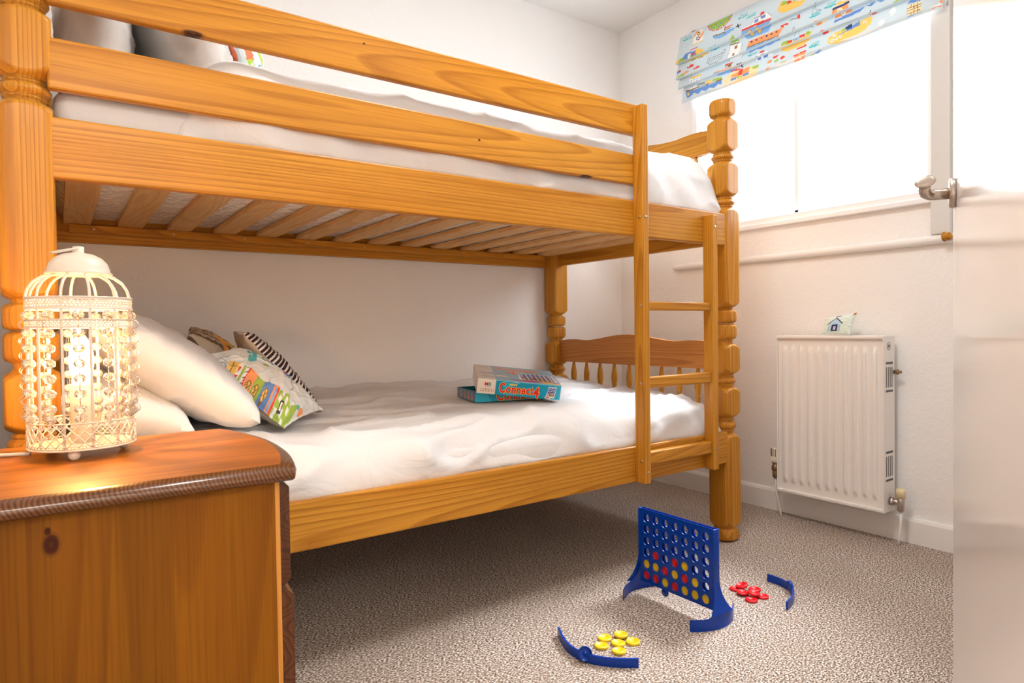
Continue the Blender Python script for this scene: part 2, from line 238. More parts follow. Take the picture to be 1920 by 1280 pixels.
CUSHION_ART = """l|teal|4|76.4,82.5,67.6,80,68.7,76.7,75.1,77.8,52.6,66.9,44.7,67.7,56.4,72.9
p|blu|79.3,70.9,85.2,70.3,72.6,61.8,65.4,61.7
p|grn|50.8,57.6,61.7,59.6,63.8,56.2,53.2,51.7,54.1,54.8,49.9,55.8
p|blu|77.5,64.5,93.1,65.5,79.3,56.2,69.4,54,78.6,61.2
p|grn|80.3,70.8,83.8,68.8,77.7,65.3,74,66.5
l|gry|1|0.6,88.3,7.2,84,29.2,80
l|gry|1|6,83.3,13.4,75.1,7.5,69.5
l|gry|1|11.7,85.2,18.8,79.2,13.9,73.5
p|gry|10.6,84.5,9,83.8,7.1,83.3,5.3,83.1,3.9,83.2,3.2,83.6,3.4,84.2,4.3,84.9,5.9,85.6,7.8,86.1,9.7,86.3,11.1,86.2,11.7,85.8,11.6,85.2
p|yel|21.8,75.9,27.3,67.7,-13,54.7,-2,65.7
l|brn|1|13.9,70.4,18.4,65.4
l|brn|1|24.8,72.6,-7,60.2
l|brn|1|1,65.5,7,61.9
p|wht|27.3,67.7,29.3,64.4,-11.3,50.8,-13.7,54
p|red|21.6,65.9,21.9,63.5,10.9,61.5
p|red|7.9,61.8,10.2,59.3,-1.8,57.4
p|red|-6,57,-2.5,55.2,-11.3,53.8
p|grn|28.2,64.2,28.6,62.1,-10.8,49.3,-11.9,50.9
p|wht|28.3,61.4,31.9,59.5,-20.7,42.1,-22.1,46.7
l|blk|1|25.9,60.1,28.9,58.5
l|blk|1|18.5,57.7,21.5,56.1
l|blk|1|11.1,55.3,14.1,53.8
l|blk|1|3.7,53,6.7,51.5
l|blk|1|-3.7,50.8,-0.7,49.3
l|blk|1|-11.1,48.5,-8.1,47
l|blk|1|-18.5,46.3,-15.6,44.8
p|org|30.6,58.8,24,47.8,-18.8,35.9,-18.2,42.1,1.4,48.7
p|grn|24,47.8,24.5,40,-16.9,26.7,-17.8,35.8
p|blu|24.5,40,32.6,32.8,-13.7,18.1,-16.9,26.7
p|org|32.6,32.8,35.7,29.3,-11,14,-13.7,18.1
p|lbl|29.6,30.1,31.2,28.3,-8.9,16.7,-9.4,18.3
p|red|34.7,29.5,35.2,27.8,-8.9,13.7,-10.7,14.7
l|red|1.2|30.6,58.8,8.9,52.5,-1.1,47.5,-19.1,41.9
p|brn|9.9,45.5,6.3,44.1,2.4,43,-1,42.6,-3.4,42.8,-4.1,43.7,-3.1,45.1,-0.5,46.7,3,48.1,6.9,49.2,10.4,49.7,12.7,49.4,13.4,48.5,12.4,47.1
p|yel|8.7,45.7,5.9,44.5,2.9,43.7,0.2,43.3,-1.6,43.5,-2.2,44.2,-1.3,45.3,0.7,46.5,3.5,47.7,6.5,48.5,9.2,48.9,10.9,48.7,11.5,48,10.7,46.9
l|brn|0.8|1.1,46.5,8.3,45.7
l|brn|0.8|9.7,48.6,-0.4,43.6
p|brn|12.1,38.7,8.6,37.2,4.7,36.2,1.2,35.8,-1.1,36.1,-1.9,37,-0.9,38.3,1.7,39.9,5.3,41.3,9.2,42.4,12.6,42.8,14.9,42.6,15.7,41.6,14.7,40.3
p|yel|10.9,38.8,8.1,37.7,5.1,36.9,2.4,36.6,0.6,36.8,0.1,37.5,0.9,38.5,2.9,39.8,5.7,40.9,8.7,41.7,11.4,42.1,13.2,41.9,13.7,41.1,12.9,40.1
l|brn|0.8|3.3,39.7,10.5,38.9
l|brn|0.8|11.9,41.8,1.9,36.8
p|brn|15.9,30.7,12.4,29.3,8.4,28.3,5,27.9,2.6,28.2,1.9,29.1,2.9,30.5,5.4,32,9,33.4,12.9,34.4,16.4,34.9,18.7,34.6,19.5,33.7,18.5,32.3
p|yel|14.7,30.9,11.9,29.7,8.9,29,6.2,28.6,4.4,28.9,3.8,29.6,4.6,30.6,6.7,31.9,9.5,33,12.5,33.8,15.2,34.1,17,33.9,17.5,33.2,16.7,32.1
l|brn|0.8|7.1,31.8,14.3,30.9
l|brn|0.8|15.7,33.8,5.6,28.9
p|grn|32.7,26.6,38.4,18,21.7,6.3,-2.4,-0.8,-8.9,13.7
p|wht|18.5,20.7,28.2,23.1,25.8,19.7,16,17.3
p|wht|24.3,16,34.1,18.4,31.7,15,21.9,12.7
p|wht|5.8,11.7,15.5,14,13.1,10.7,3.3,8.4
p|wht|-0.3,15.6,9.4,17.9,7,14.6,-2.8,12.3
p|wht|14.4,8.9,24.2,11.2,21.8,7.9,12,5.6
p|wht|-4,5.5,5.8,7.7,3.4,4.4,-6.5,2.2
p|wht|29.6,22.3,39.3,24.8,36.9,21.3,27.2,18.9
p|blk|4.8,13.3,21.6,18.7,23.9,16.1,5.9,10.2
p|wht|8.2,13.6,19.6,17.1,20.6,15.8,7.4,11.5
p|blu|84.7,45.8,89.8,41.9,73,34.2,70.3,39.3
p|red|91.2,50.8,94,49.6,73.3,39,73,41.4
l|gry|1.2|89.8,41.9,85.5,37.5,70,31.3
p|cy|84.9,39.2,90.4,40.2,72.5,32.6
p|wht|77,33.6,88.2,32.2,72.7,26.1,62.1,25.9
l|gry|1|76.8,32.9,88.4,33,72.7,26.1,63,29,76.8,32.9
l|gry|1|63,29,58.1,23.2,47,21.5
l|gry|1|87.2,32.3,94.5,32.2
l|gry|1|54.9,98.6,55.5,93.8,73,99
l|gry|1|73,99,74.7,90.8
p|grn|29.3,9.9,45.7,7.5,20.2,1.9,4.8,1.2
p|org|44.4,6.9,57.9,1.7,39.7,2.1
p|teal|46.5,5.8,45,5.3,43.2,5,41.4,5,40,5.2,39.1,5.7,39.1,6.2,39.9,6.8,41.3,7.2,43.1,7.5,44.9,7.6,46.4,7.4,47.2,6.9,47.2,6.4"""

# ------------------------------------------------------------------ object helpers
def thing(name, label, cat, loc=(0, 0, 0), group=None, kind=None):
    o = bpy.data.objects.new(name, None); C.objects.link(o)
    o.location = loc; o.empty_display_size = .05
    return tag(o, label, cat, group, kind)

def tag(o, label=None, cat=None, group=None, kind=None):
    if label: o['label'] = label
    if cat: o['category'] = cat
    if group: o['group'] = group
    if kind: o['kind'] = kind
    return o

def world_off(p):
    v = V((0, 0, 0))
    while p is not None:
        v += p.location; p = p.parent
    return v

def obj(name, me, mat=None, parent=None, smooth=False, loc=None, label=None):
    """me: bmesh or mesh in world coordinates; origin goes to loc (world) or the parent's origin."""
    if isinstance(me, bmesh.types.BMesh):
        bm = me; me = bpy.data.meshes.new(name)
        if smooth is not False:
            ang = math.radians(35 if smooth is True else smooth)
            for f in bm.faces: f.smooth = True
            for e in bm.edges:
                if len(e.link_faces) == 2 and e.calc_face_angle(0) > ang: e.smooth = False
        bm.to_mesh(me); bm.free()
    base = world_off(parent)
    L = V(loc) if loc is not None else (base if parent else V((0, 0, 0)))
    if L.length > 0: me.transform(Matrix.Translation(-L))
    if mat is not None and not me.materials: me.materials.append(mat)
    o = bpy.data.objects.new(name, me); C.objects.link(o)
    o.location = L - base
    if parent: o.parent = parent
    if label: o['label'] = label
    return o

def struct(name, me, mat, parent=None, **k):
    o = obj(name, me, mat, parent, **k)
    if parent is None: o['kind'] = 'structure'
    return o

def copy_tree(o, parent=None):
    c = o.copy(); C.objects.link(c); c.parent = parent
    for ch in [x for x in bpy.data.objects if x.parent == o]: copy_tree(ch, c)
    return c

# ------------------------------------------------------------------ shapes
def bx(bm, lo, hi, bev=0, seg=2, rot=None):
    lo, hi = V(lo), V(hi)
    t = bmesh.new()
    bmesh.ops.create_cube(t, size=1)
    s = hi - lo; c = (hi + lo) / 2
    for v in t.verts: v.co = V((v.co.x * s.x, v.co.y * s.y, v.co.z * s.z))
    if bev: bmesh.ops.bevel(t, geom=t.edges[:], offset=bev, segments=seg, affect='EDGES', profile=.5)
    M = Matrix.Translation(c) @ (rot.to_4x4() if rot else Matrix.Identity(4))
    t.transform(M); merge(bm, t)
    return bm

def merge(bm, t):
    vm = {v: bm.verts.new(v.co) for v in t.verts}
    for f in t.faces:
        try: bm.faces.new([vm[v] for v in f.verts])
        except ValueError: pass
    t.free()

def box(lo, hi, bev=0, seg=2, rot=None): return bx(bmesh.new(), lo, hi, bev, seg, rot)

def lathe(bm, prof, c=(0, 0, 0), n=32, axis=None, caps=True):
    """prof: list of (r, h) along the axis."""
    c = V(c); q = V((0, 0, 1)).rotation_difference(V(axis)).to_matrix() if axis is not None else Matrix.Identity(3)
    rings = []
    for r, h in prof:
        rings.append([bm.verts.new(c + q @ V((r * cos(2 * pi * i / n), r * sin(2 * pi * i / n), h))) for i in range(n)])
    for a, b in zip(rings, rings[1:]):
        for i in range(n): bm.faces.new((a[i], a[(i + 1) % n], b[(i + 1) % n], b[i]))
    if caps:
        bm.faces.new(rings[0][::-1]); bm.faces.new(rings[-1])
    return bm

def tube(bm, pts, r, n=8, closed=False):
    pts = [V(p) for p in pts]; m = len(pts); rings = []
    up = None
    for i, p in enumerate(pts):
        a = pts[(i - 1) % m] if (closed or i) else pts[0]
        b = pts[(i + 1) % m] if (closed or i < m - 1) else pts[-1]
        d = (b - a).normalized()
        if up is None:
            up = V((0, 0, 1)) if abs(d.z) < .9 else V((1, 0, 0))
        s = d.cross(up).normalized(); up = s.cross(d).normalized()
        rr = r[i] if isinstance(r, (list, tuple)) else r
        rings.append([bm.verts.new(p + (s * cos(2 * pi * k / n) + up * sin(2 * pi * k / n)) * rr) for k in range(n)])
    R = list(zip(rings, rings[1:])) + ([(rings[-1], rings[0])] if closed else [])
    for a, b in R:
        for i in range(n): bm.faces.new((a[i], a[(i + 1) % n], b[(i + 1) % n], b[i]))
    if not closed:
        bm.faces.new(rings[0][::-1]); bm.faces.new(rings[-1])
    return bm

def grid(bm, fn, nu, nv, closed_u=False):
    R = [[bm.verts.new(fn(i / nu, j / nv)) for j in range(nv + 1)] for i in range(nu if closed_u else nu + 1)]
    for i in range(nu):
        a, b = R[i], R[(i + 1) % len(R)]
        for j in range(nv): bm.faces.new((a[j], b[j], b[j + 1], a[j + 1]))
    return R

def ball(bm, c, r, n=12, m=8, sc=(1, 1, 1)):
    t = bmesh.new(); bmesh.ops.create_uvsphere(t, u_segments=n, v_segments=m, radius=r)
    for v in t.verts: v.co = V((v.co.x * sc[0], v.co.y * sc[1], v.co.z * sc[2])) + V(c)
    merge(bm, t)

def disc(bm, c, r, axis, n=16, h=.001):
    lathe(bm, [(r, 0), (r, h)], c, n, axis)

# ------------------------------------------------------------------ painted cloth / card: a canvas sampled by a fine face grid
class Canvas:
    def __init__(s, w, h, bg, res):
        s.w, s.h, s.res = w, h, res
        s.nx, s.ny = int(round(w * res)), int(round(h * res))
        s.im = np.empty((s.nx, s.ny, 3)); s.im[:] = bg
        s.X, s.Y = np.meshgrid((np.arange(s.nx) + .5) / res, (np.arange(s.ny) + .5) / res, indexing='ij')
    def win(s, x0, y0, x1, y1):
        a = max(0, int(x0 * s.res) - 1); b = min(s.nx, int(x1 * s.res) + 2)
        c = max(0, int(y0 * s.res) - 1); d = min(s.ny, int(y1 * s.res) + 2)
        return slice(a, max(a, b)), slice(c, max(c, d))
    def poly(s, pts, col):
        xs = [p[0] for p in pts]; ys = [p[1] for p in pts]
        w = s.win(min(xs), min(ys), max(xs), max(ys)); X, Y = s.X[w], s.Y[w]
        if X.size == 0: return
        ins = np.zeros(X.shape, bool); n = len(pts)
        for i in range(n):
            (x1, y1), (x2, y2) = pts[i], pts[(i + 1) % n]
            if y1 == y2: continue
            c = ((y1 > Y) != (y2 > Y)) & (X < (x2 - x1) * (Y - y1) / (y2 - y1) + x1)
            ins ^= c
        s.im[w][ins] = col
    def line(s, pts, width, col):
        for (x1, y1), (x2, y2) in zip(pts, pts[1:]):
            h = max(width / 2, .55 / s.res)
            w = s.win(min(x1, x2) - h, min(y1, y2) - h, max(x1, x2) + h, max(y1, y2) + h); X, Y = s.X[w], s.Y[w]
            if X.size == 0: continue
            dx, dy = x2 - x1, y2 - y1; L = dx * dx + dy * dy + 1e-9
            t = np.clip(((X - x1) * dx + (Y - y1) * dy) / L, 0, 1)
            s.im[w][np.hypot(X - x1 - t * dx, Y - y1 - t * dy) < h] = col
    def ell(s, x, y, rx, ry, col, a=0):
        s.poly([(x + rx * cos(t) * cos(a) - ry * sin(t) * sin(a), y + rx * cos(t) * sin(a) + ry * sin(t) * cos(a)) for t in [k * pi / 12 for k in range(24)]], col)
    def rect(s, x0, y0, x1, y1, col): s.poly([(x0, y0), (x1, y0), (x1, y1), (x0, y1)], col)
    def art(s, text, sx=1, sy=1, ox=0, oy=0, lw=1):
        for ln in text.split('\n'):
            q = ln.split('|'); col = PAL[q[1]]
            n = [float(k) for k in q[-1].split(',')]
            pts = [(a * sx + ox, b * sy + oy) for a, b in zip(n[::2], n[1::2])]
            if q[0] == 'p': s.poly(pts, col)
            else: s.line(pts, float(q[2]) * lw, col)
    def at(s, x, y):
        return s.im[min(s.nx - 1, max(0, int(x * s.res))), min(s.ny - 1, max(0, int(y * s.res)))]

PAL = dict(bg=(.60, .70, .75), teal=(.10, .50, .52), org=(.88, .34, .14), yel=(.90, .58, .14), grn=(.36, .52, .08), blu=(.14, .28, .60),
           lbl=(.22, .44, .76), red=(.75, .07, .05), wht=(.86, .86, .84), blk=(.05, .05, .07), brn=(.30, .17, .07), gry=(.28, .32, .36),
           nav=(.04, .07, .18), cy=(.92, .70, .40))

class CM:
    """mesh with one colour per face"""
    def __init__(s): s.v = []; s.f = []; s.c = []
    def quad(s, pts, col):
        b = len(s.v); s.v += [tuple(p) for p in pts]; s.f.append(tuple(range(b, b + len(pts)))); s.c.append(tuple(col))
    def grid(s, fn, nu, nv, colfn, flip=False):
        b = len(s.v)
        for i in range(nu + 1):
            for j in range(nv + 1): s.v.append(tuple(fn(i / nu, j / nv)))
        for i in range(nu):
            for j in range(nv):
                a = b + i * (nv + 1) + j
                q = (a, a + nv + 1, a + nv + 2, a + 1)
                s.f.append(q[::-1] if flip else q); s.c.append(tuple(colfn((i + .5) / nu, (j + .5) / nv)))
    def build(s, name, mat, parent=None, smooth=True, loc=None, label=None):
        me = bpy.data.meshes.new(name); me.from_pydata(s.v, [], s.f)
        at = me.color_attributes.new('print', 'FLOAT_COLOR', 'CORNER')
        arr = np.ones((len(me.loops), 4)); k = np.repeat(np.arange(len(s.f)), [len(f) for f in s.f])
        arr[:, :3] = np.array(s.c)[k]; at.data.foreach_set('color', arr.ravel())
        if smooth: me.polygons.foreach_set('use_smooth', [True] * len(me.polygons))
        me.update()
        return obj(name, me, mat, parent, loc=loc, label=label)

def text_tris(s, size=1, bold=0, sx=1, spacing=1):
    """list of 2-D triangles/polys of a text set in Blender's own font"""
    cu = bpy.data.curves.new('t', 'FONT'); cu.body = s; cu.size = size; cu.offset = bold; cu.resolution_u = 3
    cu.space_character = spacing; cu.fill_mode = 'FRONT'
    o = bpy.data.objects.new('t', cu); C.objects.link(o)
    dg = bpy.context.evaluated_depsgraph_get(); me = bpy.data.meshes.new_from_object(o.evaluated_get(dg))
    P = [[(me.vertices[i].co.x * sx, me.vertices[i].co.y) for i in p.vertices] for p in me.polygons]
    bpy.data.objects.remove(o); bpy.data.curves.remove(cu); bpy.data.meshes.remove(me)
    xs = [q[0] for p in P for q in p]; ys = [q[1] for p in P for q in p]
    return P, (min(xs), min(ys), max(xs), max(ys))

# ------------------------------------------------------------------ materials
def mat(name, col=(.8, .8, .8), rough=.5, metal=0, spec=.5, **kw):
    m = bpy.data.materials.new(name); m.use_nodes = True
    b = m.node_tree.nodes['Principled BSDF']
    b.inputs['Base Color'].default_value = (*col, 1); b.inputs['Roughness'].default_value = rough
    b.inputs['Metallic'].default_value = metal; b.inputs['Specular IOR Level'].default_value = spec
    for k, v in kw.items(): b.inputs[k.replace('_', ' ')].default_value = v
    return m

class N:
    def __init__(s, m): s.t = m.node_tree; s.b = s.t.nodes['Principled BSDF']
    def n(s, typ, **kw):
        x = s.t.nodes.new(typ)
        for k, v in kw.items():
            if hasattr(x, k): setattr(x, k, v)
            else: x.inputs[k.replace('_', ' ')].default_value = v
        return x
    def l(s, a, b): s.t.links.new(a, b)
    def math(s, op, a, b=None):
        x = s.t.nodes.new('ShaderNodeMath'); x.operation = op
        for i, q in enumerate((a, b)):
            if q is None: continue
            if isinstance(q, (int, float)): x.inputs[i].default_value = q
            else: s.l(q, x.inputs[i])
        return x.outputs[0]
    def ramp(s, fac, stops):
        x = s.t.nodes.new('ShaderNodeValToRGB'); e = x.color_ramp.elements
        for i, (p, c) in enumerate(stops):
            el = e[i] if i < 2 else e.new(p)
            el.position = p; el.color = (*c, 1) if len(c) == 3 else c
        s.l(fac, x.inputs[0]); return x.outputs[0]
    def mix(s, fac, a, b, typ='MIX'):
        x = s.t.nodes.new('ShaderNodeMix'); x.data_type = 'RGBA'; x.blend_type = typ
        for sock, q in ((x.inputs[0], fac), (x.inputs[6], a), (x.inputs[7], b)):
            if isinstance(q, (int, float)): sock.default_value = q
            elif isinstance(q, tuple): sock.default_value = (*q, 1)
            else: s.l(q, sock)
        return x.outputs[2]
    def bump(s, h, strength=.3, dist=.002):
        x = s.n('ShaderNodeBump'); x.inputs['Strength'].default_value = strength; x.inputs['Distance'].default_value = dist
        s.l(h, x.inputs['Height']); s.l(x.outputs[0], s.b.inputs['Normal'])

def wood(name, axis, light, mid, dark, rough=.36, freq=15, across=5.6, along=.24, coat=.06, joints=None, seed=0, bump=.04, knot=None, streak=.55, spec=.22):
    m = mat(name, mid, rough, spec=spec); t = N(m)
    tc = t.n('ShaderNodeTexCoord'); oi = t.n('ShaderNodeObjectInfo')
    add = t.n('ShaderNodeVectorMath', operation='ADD'); sc = t.n('ShaderNodeVectorMath', operation='SCALE')
    cb = t.n('ShaderNodeCombineXYZ'); r = t.math('MULTIPLY', oi.outputs['Random'], 7.3)
    r = t.math('ADD', r, seed)
    for i in range(3): t.l(r, cb.inputs[i])
    t.l(tc.outputs['Object'], add.inputs[0]); t.l(cb.outputs[0], add.inputs[1])
    vec = add.outputs[0]
    if joints:                                   # glued boards: each board its own offset
        ax, w = joints
        sp = t.n('ShaderNodeSeparateXYZ'); t.l(tc.outputs['Object'], sp.inputs[0])
        k = t.math('FLOOR', t.math('DIVIDE', sp.outputs[ax], w)); wn = t.n('ShaderNodeTexWhiteNoise', noise_dimensions='1D'); t.l(k, wn.inputs['W'])
        c2 = t.n('ShaderNodeCombineXYZ'); kk = t.math('MULTIPLY', wn.outputs['Value'], 5.)
        for i in range(3): t.l(kk, c2.inputs[i])
        a2 = t.n('ShaderNodeVectorMath', operation='ADD'); t.l(vec, a2.inputs[0]); t.l(c2.outputs[0], a2.inputs[1]); vec = a2.outputs[0]
        board = wn.outputs['Value']
    mp = t.n('ShaderNodeMapping'); s = [across] * 3; s[axis] = along
    mp.inputs['Scale'].default_value = s; t.l(vec, mp.inputs['Vector'])
    n1 = t.n('ShaderNodeTexNoise'); n1.inputs['Scale'].default_value = 1; n1.inputs['Detail'].default_value = .6; n1.inputs['Roughness'].default_value = .45
    t.l(mp.outputs[0], n1.inputs['Vector'])
    f = t.math('FRACT', t.math('MULTIPLY', n1.outputs['Fac'], freq * 2.2))
    ring = t.ramp(f, [(0, (0, 0, 0)), (.62, (.42, .42, .42)), (.86, (1, 1, 1)), (.96, (.7, .7, .7)), (1, (0, 0, 0))])
    mp2 = t.n('ShaderNodeMapping'); s2 = [230.] * 3; s2[axis] = 5.; mp2.inputs['Scale'].default_value = s2; t.l(vec, mp2.inputs['Vector'])
    n2 = t.n('ShaderNodeTexNoise'); n2.inputs['Scale'].default_value = 1; n2.inputs['Detail'].default_value = 2; t.l(mp2.outputs[0], n2.inputs['Vector'])
    mp3 = t.n('ShaderNodeMapping'); s3 = [9.] * 3; s3[axis] = .8; mp3.inputs['Scale'].default_value = s3; t.l(vec, mp3.inputs['Vector'])
    n3 = t.n('ShaderNodeTexNoise'); n3.inputs['Scale'].default_value = 1; n3.inputs['Detail'].default_value = 2; t.l(mp3.outputs[0], n3.inputs['Vector'])
    base = t.mix(t.ramp(n3.outputs['Fac'], [(.3, (0, 0, 0)), (.7, (1, 1, 1))]), light, mid)
    col = t.mix(t.math('MULTIPLY', ring, streak), base, dark)
    col = t.mix(t.ramp(n2.outputs['Fac'], [(.45, (0, 0, 0)), (.75, (.40, .40, .40))]), col, dark)
    if joints:
        hs = t.n('ShaderNodeHueSaturation'); t.l(col, hs.inputs['Color'])
        t.l(t.math('ADD', t.math('MULTIPLY', board, .3), .85), hs.inputs['Value']); col = hs.outputs[0]
    if knot:
        for (kx, ky, kz, rx, rz) in knot:
            sb = t.n('ShaderNodeVectorMath', operation='SUBTRACT'); t.l(tc.outputs['Object'], sb.inputs[0]); sb.inputs[1].default_value = (kx, ky, kz)
            dv = t.n('ShaderNodeVectorMath', operation='MULTIPLY'); t.l(sb.outputs[0], dv.inputs[0]); dv.inputs[1].default_value = (1 / rx, 0, 1 / rz)
            ln = t.n('ShaderNodeVectorMath', operation='LENGTH'); t.l(dv.outputs[0], ln.inputs[0])
            k = t.ramp(ln.outputs['Value'], [(.0, (.8, .8, .8)), (.35, (1, 1, 1)), (.62, (.9, .9, .9)), (.72, (.45, .45, .45)), (1., (0, 0, 0))])
            col = t.mix(k, col, (.045, .008, .003))
    t.l(col, t.b.inputs['Base Color'])
    t.b.inputs['Coat Weight'].default_value = coat; t.b.inputs['Coat Roughness'].default_value = .12
    if bump: t.bump(ring, bump, .001)
    return m

PL, PM, PD = (.62, .290, .036), (.53, .220, .017), (.25, .070, .002)
pine_x = wood('pine_x', 0, PL, PM, PD)
pine_y = wood('pine_y', 1, PL, PM, PD)
pine_z = wood('pine_z', 2, PL, PM, PD, across=7)
pine_panel = wood('pine_panel', 1, (.58, .245, .060), (.50, .19, .04), (.27, .075, .014), freq=24)
slat_m = wood('rough_pine', 1, (.74, .48, .22), (.66, .37, .14), (.46, .20, .06), rough=.6, coat=0, across=7, along=1.0, freq=8, streak=.4)
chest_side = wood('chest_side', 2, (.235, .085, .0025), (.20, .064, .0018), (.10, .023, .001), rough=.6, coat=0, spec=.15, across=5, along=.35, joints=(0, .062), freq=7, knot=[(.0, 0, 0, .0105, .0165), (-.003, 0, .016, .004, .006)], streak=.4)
chest_top_m = wood('chest_top', 0, (.46, .165, .020), (.38, .120, .010), (.20, .045, .004), rough=.4, coat=.12, spec=.25, across=5, along=.5, joints=(1, .085), freq=7)
chest_edge = mat('chest_edge', (.15, .05, .01), .28, spec=.4); t = N(chest_edge); tc = t.n('ShaderNodeTexCoord'); chest_edge.node_tree.nodes['Principled BSDF'].inputs['Coat Weight'].default_value = .3
mp = t.n('ShaderNodeMapping'); mp.inputs['Rotation'].default_value = (0, .5, .35); t.l(tc.outputs['Object'], mp.inputs[0])
w_ = t.n('ShaderNodeTexWave'); w_.inputs['Scale'].default_value = 75; w_.inputs['Distortion'].default_value = 5; w_.inputs['Detail'].default_value = 1; w_.inputs['Detail Scale'].default_value = .6; t.l(mp.outputs[0], w_.inputs['Vector'])
q_ = t.n('ShaderNodeTexNoise'); q_.inputs['Scale'].default_value = 9; t.l(tc.outputs['Object'], q_.inputs['Vector'])
t.l(t.mix(t.math('MULTIPLY', w_.outputs['Fac'], t.math('ADD', q_.outputs['Fac'], .2)), (.055, .016, .004), (.22, .080, .017)), t.b.inputs['Base Color'])
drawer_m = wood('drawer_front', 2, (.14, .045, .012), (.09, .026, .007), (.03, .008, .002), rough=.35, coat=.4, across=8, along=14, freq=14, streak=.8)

def plaster(name, col, scale=55, strength=.22, rough=.85):
    m = mat(name, col, rough, spec=.2); t = N(m); tc = t.n('ShaderNodeTexCoord')
    a = t.n('ShaderNodeTexNoise'); a.inputs['Scale'].default_value = scale; a.inputs['Detail'].default_value = 4; a.inputs['Distortion'].default_value = .6
    t.l(tc.outputs['Object'], a.inputs['Vector'])
    h = t.ramp(a.outputs['Fac'], [(.42, (0, 0, 0)), (.62, (1, 1, 1))])
    t.bump(h, strength, .0022); return m
wall_m = plaster('wall_paper', (.87, .855, .84))
ceil_m = plaster('ceiling_paint', (.82, .815, .80), 30, .1)
gloss_m = mat('gloss_white', (.84, .83, .81), .22)
door_m = mat('door_gloss', (.86, .85, .84), .13, spec=.6)
upvc = mat('window_white', (.86, .86, .86), .3)
greyw = mat('jamb_paint', (.66, .65, .63), .4)
rad_m = mat('radiator_enamel', (.84, .81, .77), .25)
dark_m = mat('dark_gap', (.02, .02, .02), .6)
grille_m = mat('grille_grey', (.10, .10, .09), .5)
brass = mat('brass', (.72, .46, .16), .25, metal=1)
oldbrass = mat('old_brass', (.30, .20, .10), .45, metal=.8)
chrome = mat('brushed_steel', (.55, .48, .42), .33, metal=1)
plastic_w = mat('cream_plastic', (.80, .72, .58), .35)
plastic_y = mat('yellowed_plastic', (.78, .66, .42), .35)
blue = mat('blue_plastic', (.001, .042, .34), .25, spec=.3); blue2 = blue
redp = mat('red_plastic', (.72, .004, .012), .3)
yelp = mat('yellow_plastic', (.85, .58, .01), .3)
cream = mat('cream_enamel', (.70, .63, .53), .35)
bolt_m = mat('zinc_bolt', (.55, .45, .30), .3, metal=1)

def cloth(name, col, bump=.25, scale=9, sheen=0):
    m = mat(name, col, .85, spec=.2); t = N(m); tc = t.n('ShaderNodeTexCoord')
    a = t.n('ShaderNodeTexNoise'); a.inputs['Scale'].default_value = scale; a.inputs['Detail'].default_value = 5; a.inputs['Distortion'].default_value = 1.2
    t.l(tc.outputs['Object'], a.inputs['Vector'])
    t.bump(a.outputs['Fac'], bump, .02); return m
sheet = cloth('white_cotton', (.73, .73, .74), .28); pillow_m = cloth('pillow_cotton', (.72, .71, .70), .35, 7)
beige = cloth('beige_linen', (.52, .45, .35), .2)

def printed(name, rough=.8, coat=0, spec=.3, trans=0):
    m = mat(name, (1, 1, 1), rough, spec=spec); t = N(m)
    a = t.n('ShaderNodeVertexColor'); a.layer_name = 'print'; t.l(a.outputs['Color'], t.b.inputs['Base Color'])
    t.b.inputs['Coat Weight'].default_value = coat
    if trans:
        tl = t.n('ShaderNodeBsdfTranslucent'); t.l(a.outputs['Color'], tl.inputs['Color'])
        mx = t.n('ShaderNodeMixShader'); mx.inputs[0].default_value = trans
        out = m.node_tree.nodes['Material Output']; t.l(t.b.outputs[0], mx.inputs[1]); t.l(tl.outputs[0], mx.inputs[2]); t.l(mx.outputs[0], out.inputs['Surface'])
    return m
cloth_print = printed('printed_cotton'); blind_print = printed('printed_blind', trans=.03); card_print = printed('printed_card', .3, .2)

# carpet
carpet = mat('carpet', (.45, .38, .32), .95, spec=.1); t = N(carpet); tc = t.n('ShaderNodeTexCoord')
mp = t.n('ShaderNodeMapping'); mp.inputs['Scale'].default_value = (1.0, 1.7, 1); mp.inputs['Rotation'].default_value = (0, 0, .3); t.l(tc.outputs['Object'], mp.inputs[0])
a = t.n('ShaderNodeTexNoise'); a.inputs['Scale'].default_value = 165; a.inputs['Detail'].default_value = 2.5; t.l(mp.outputs[0], a.inputs['Vector'])
b_ = t.n('ShaderNodeTexVoronoi'); b_.inputs['Scale'].default_value = 260; t.l(mp.outputs[0], b_.inputs['Vector'])
c_ = t.n('ShaderNodeTexNoise'); c_.inputs['Scale'].default_value = 5; c_.inputs['Detail'].default_value = 2; t.l(tc.outputs['Object'], c_.inputs['Vector'])
col = t.ramp(a.outputs['Fac'], [(.37, (.075, .045, .03)), (.46, (.25, .18, .135)), (.54, (.50, .41, .335)), (.62, (.84, .79, .76))])
col = t.mix(t.ramp(c_.outputs['Fac'], [(.35, (0, 0, 0)), (.65, (.25, .25, .25))]), col, (.33, .25, .19))
t.l(col, t.b.inputs['Base Color'])
t.bump(t.math('ADD', b_.outputs['Distance'], t.math('MULTIPLY', a.outputs['Fac'], 1.5)), .5, .003)

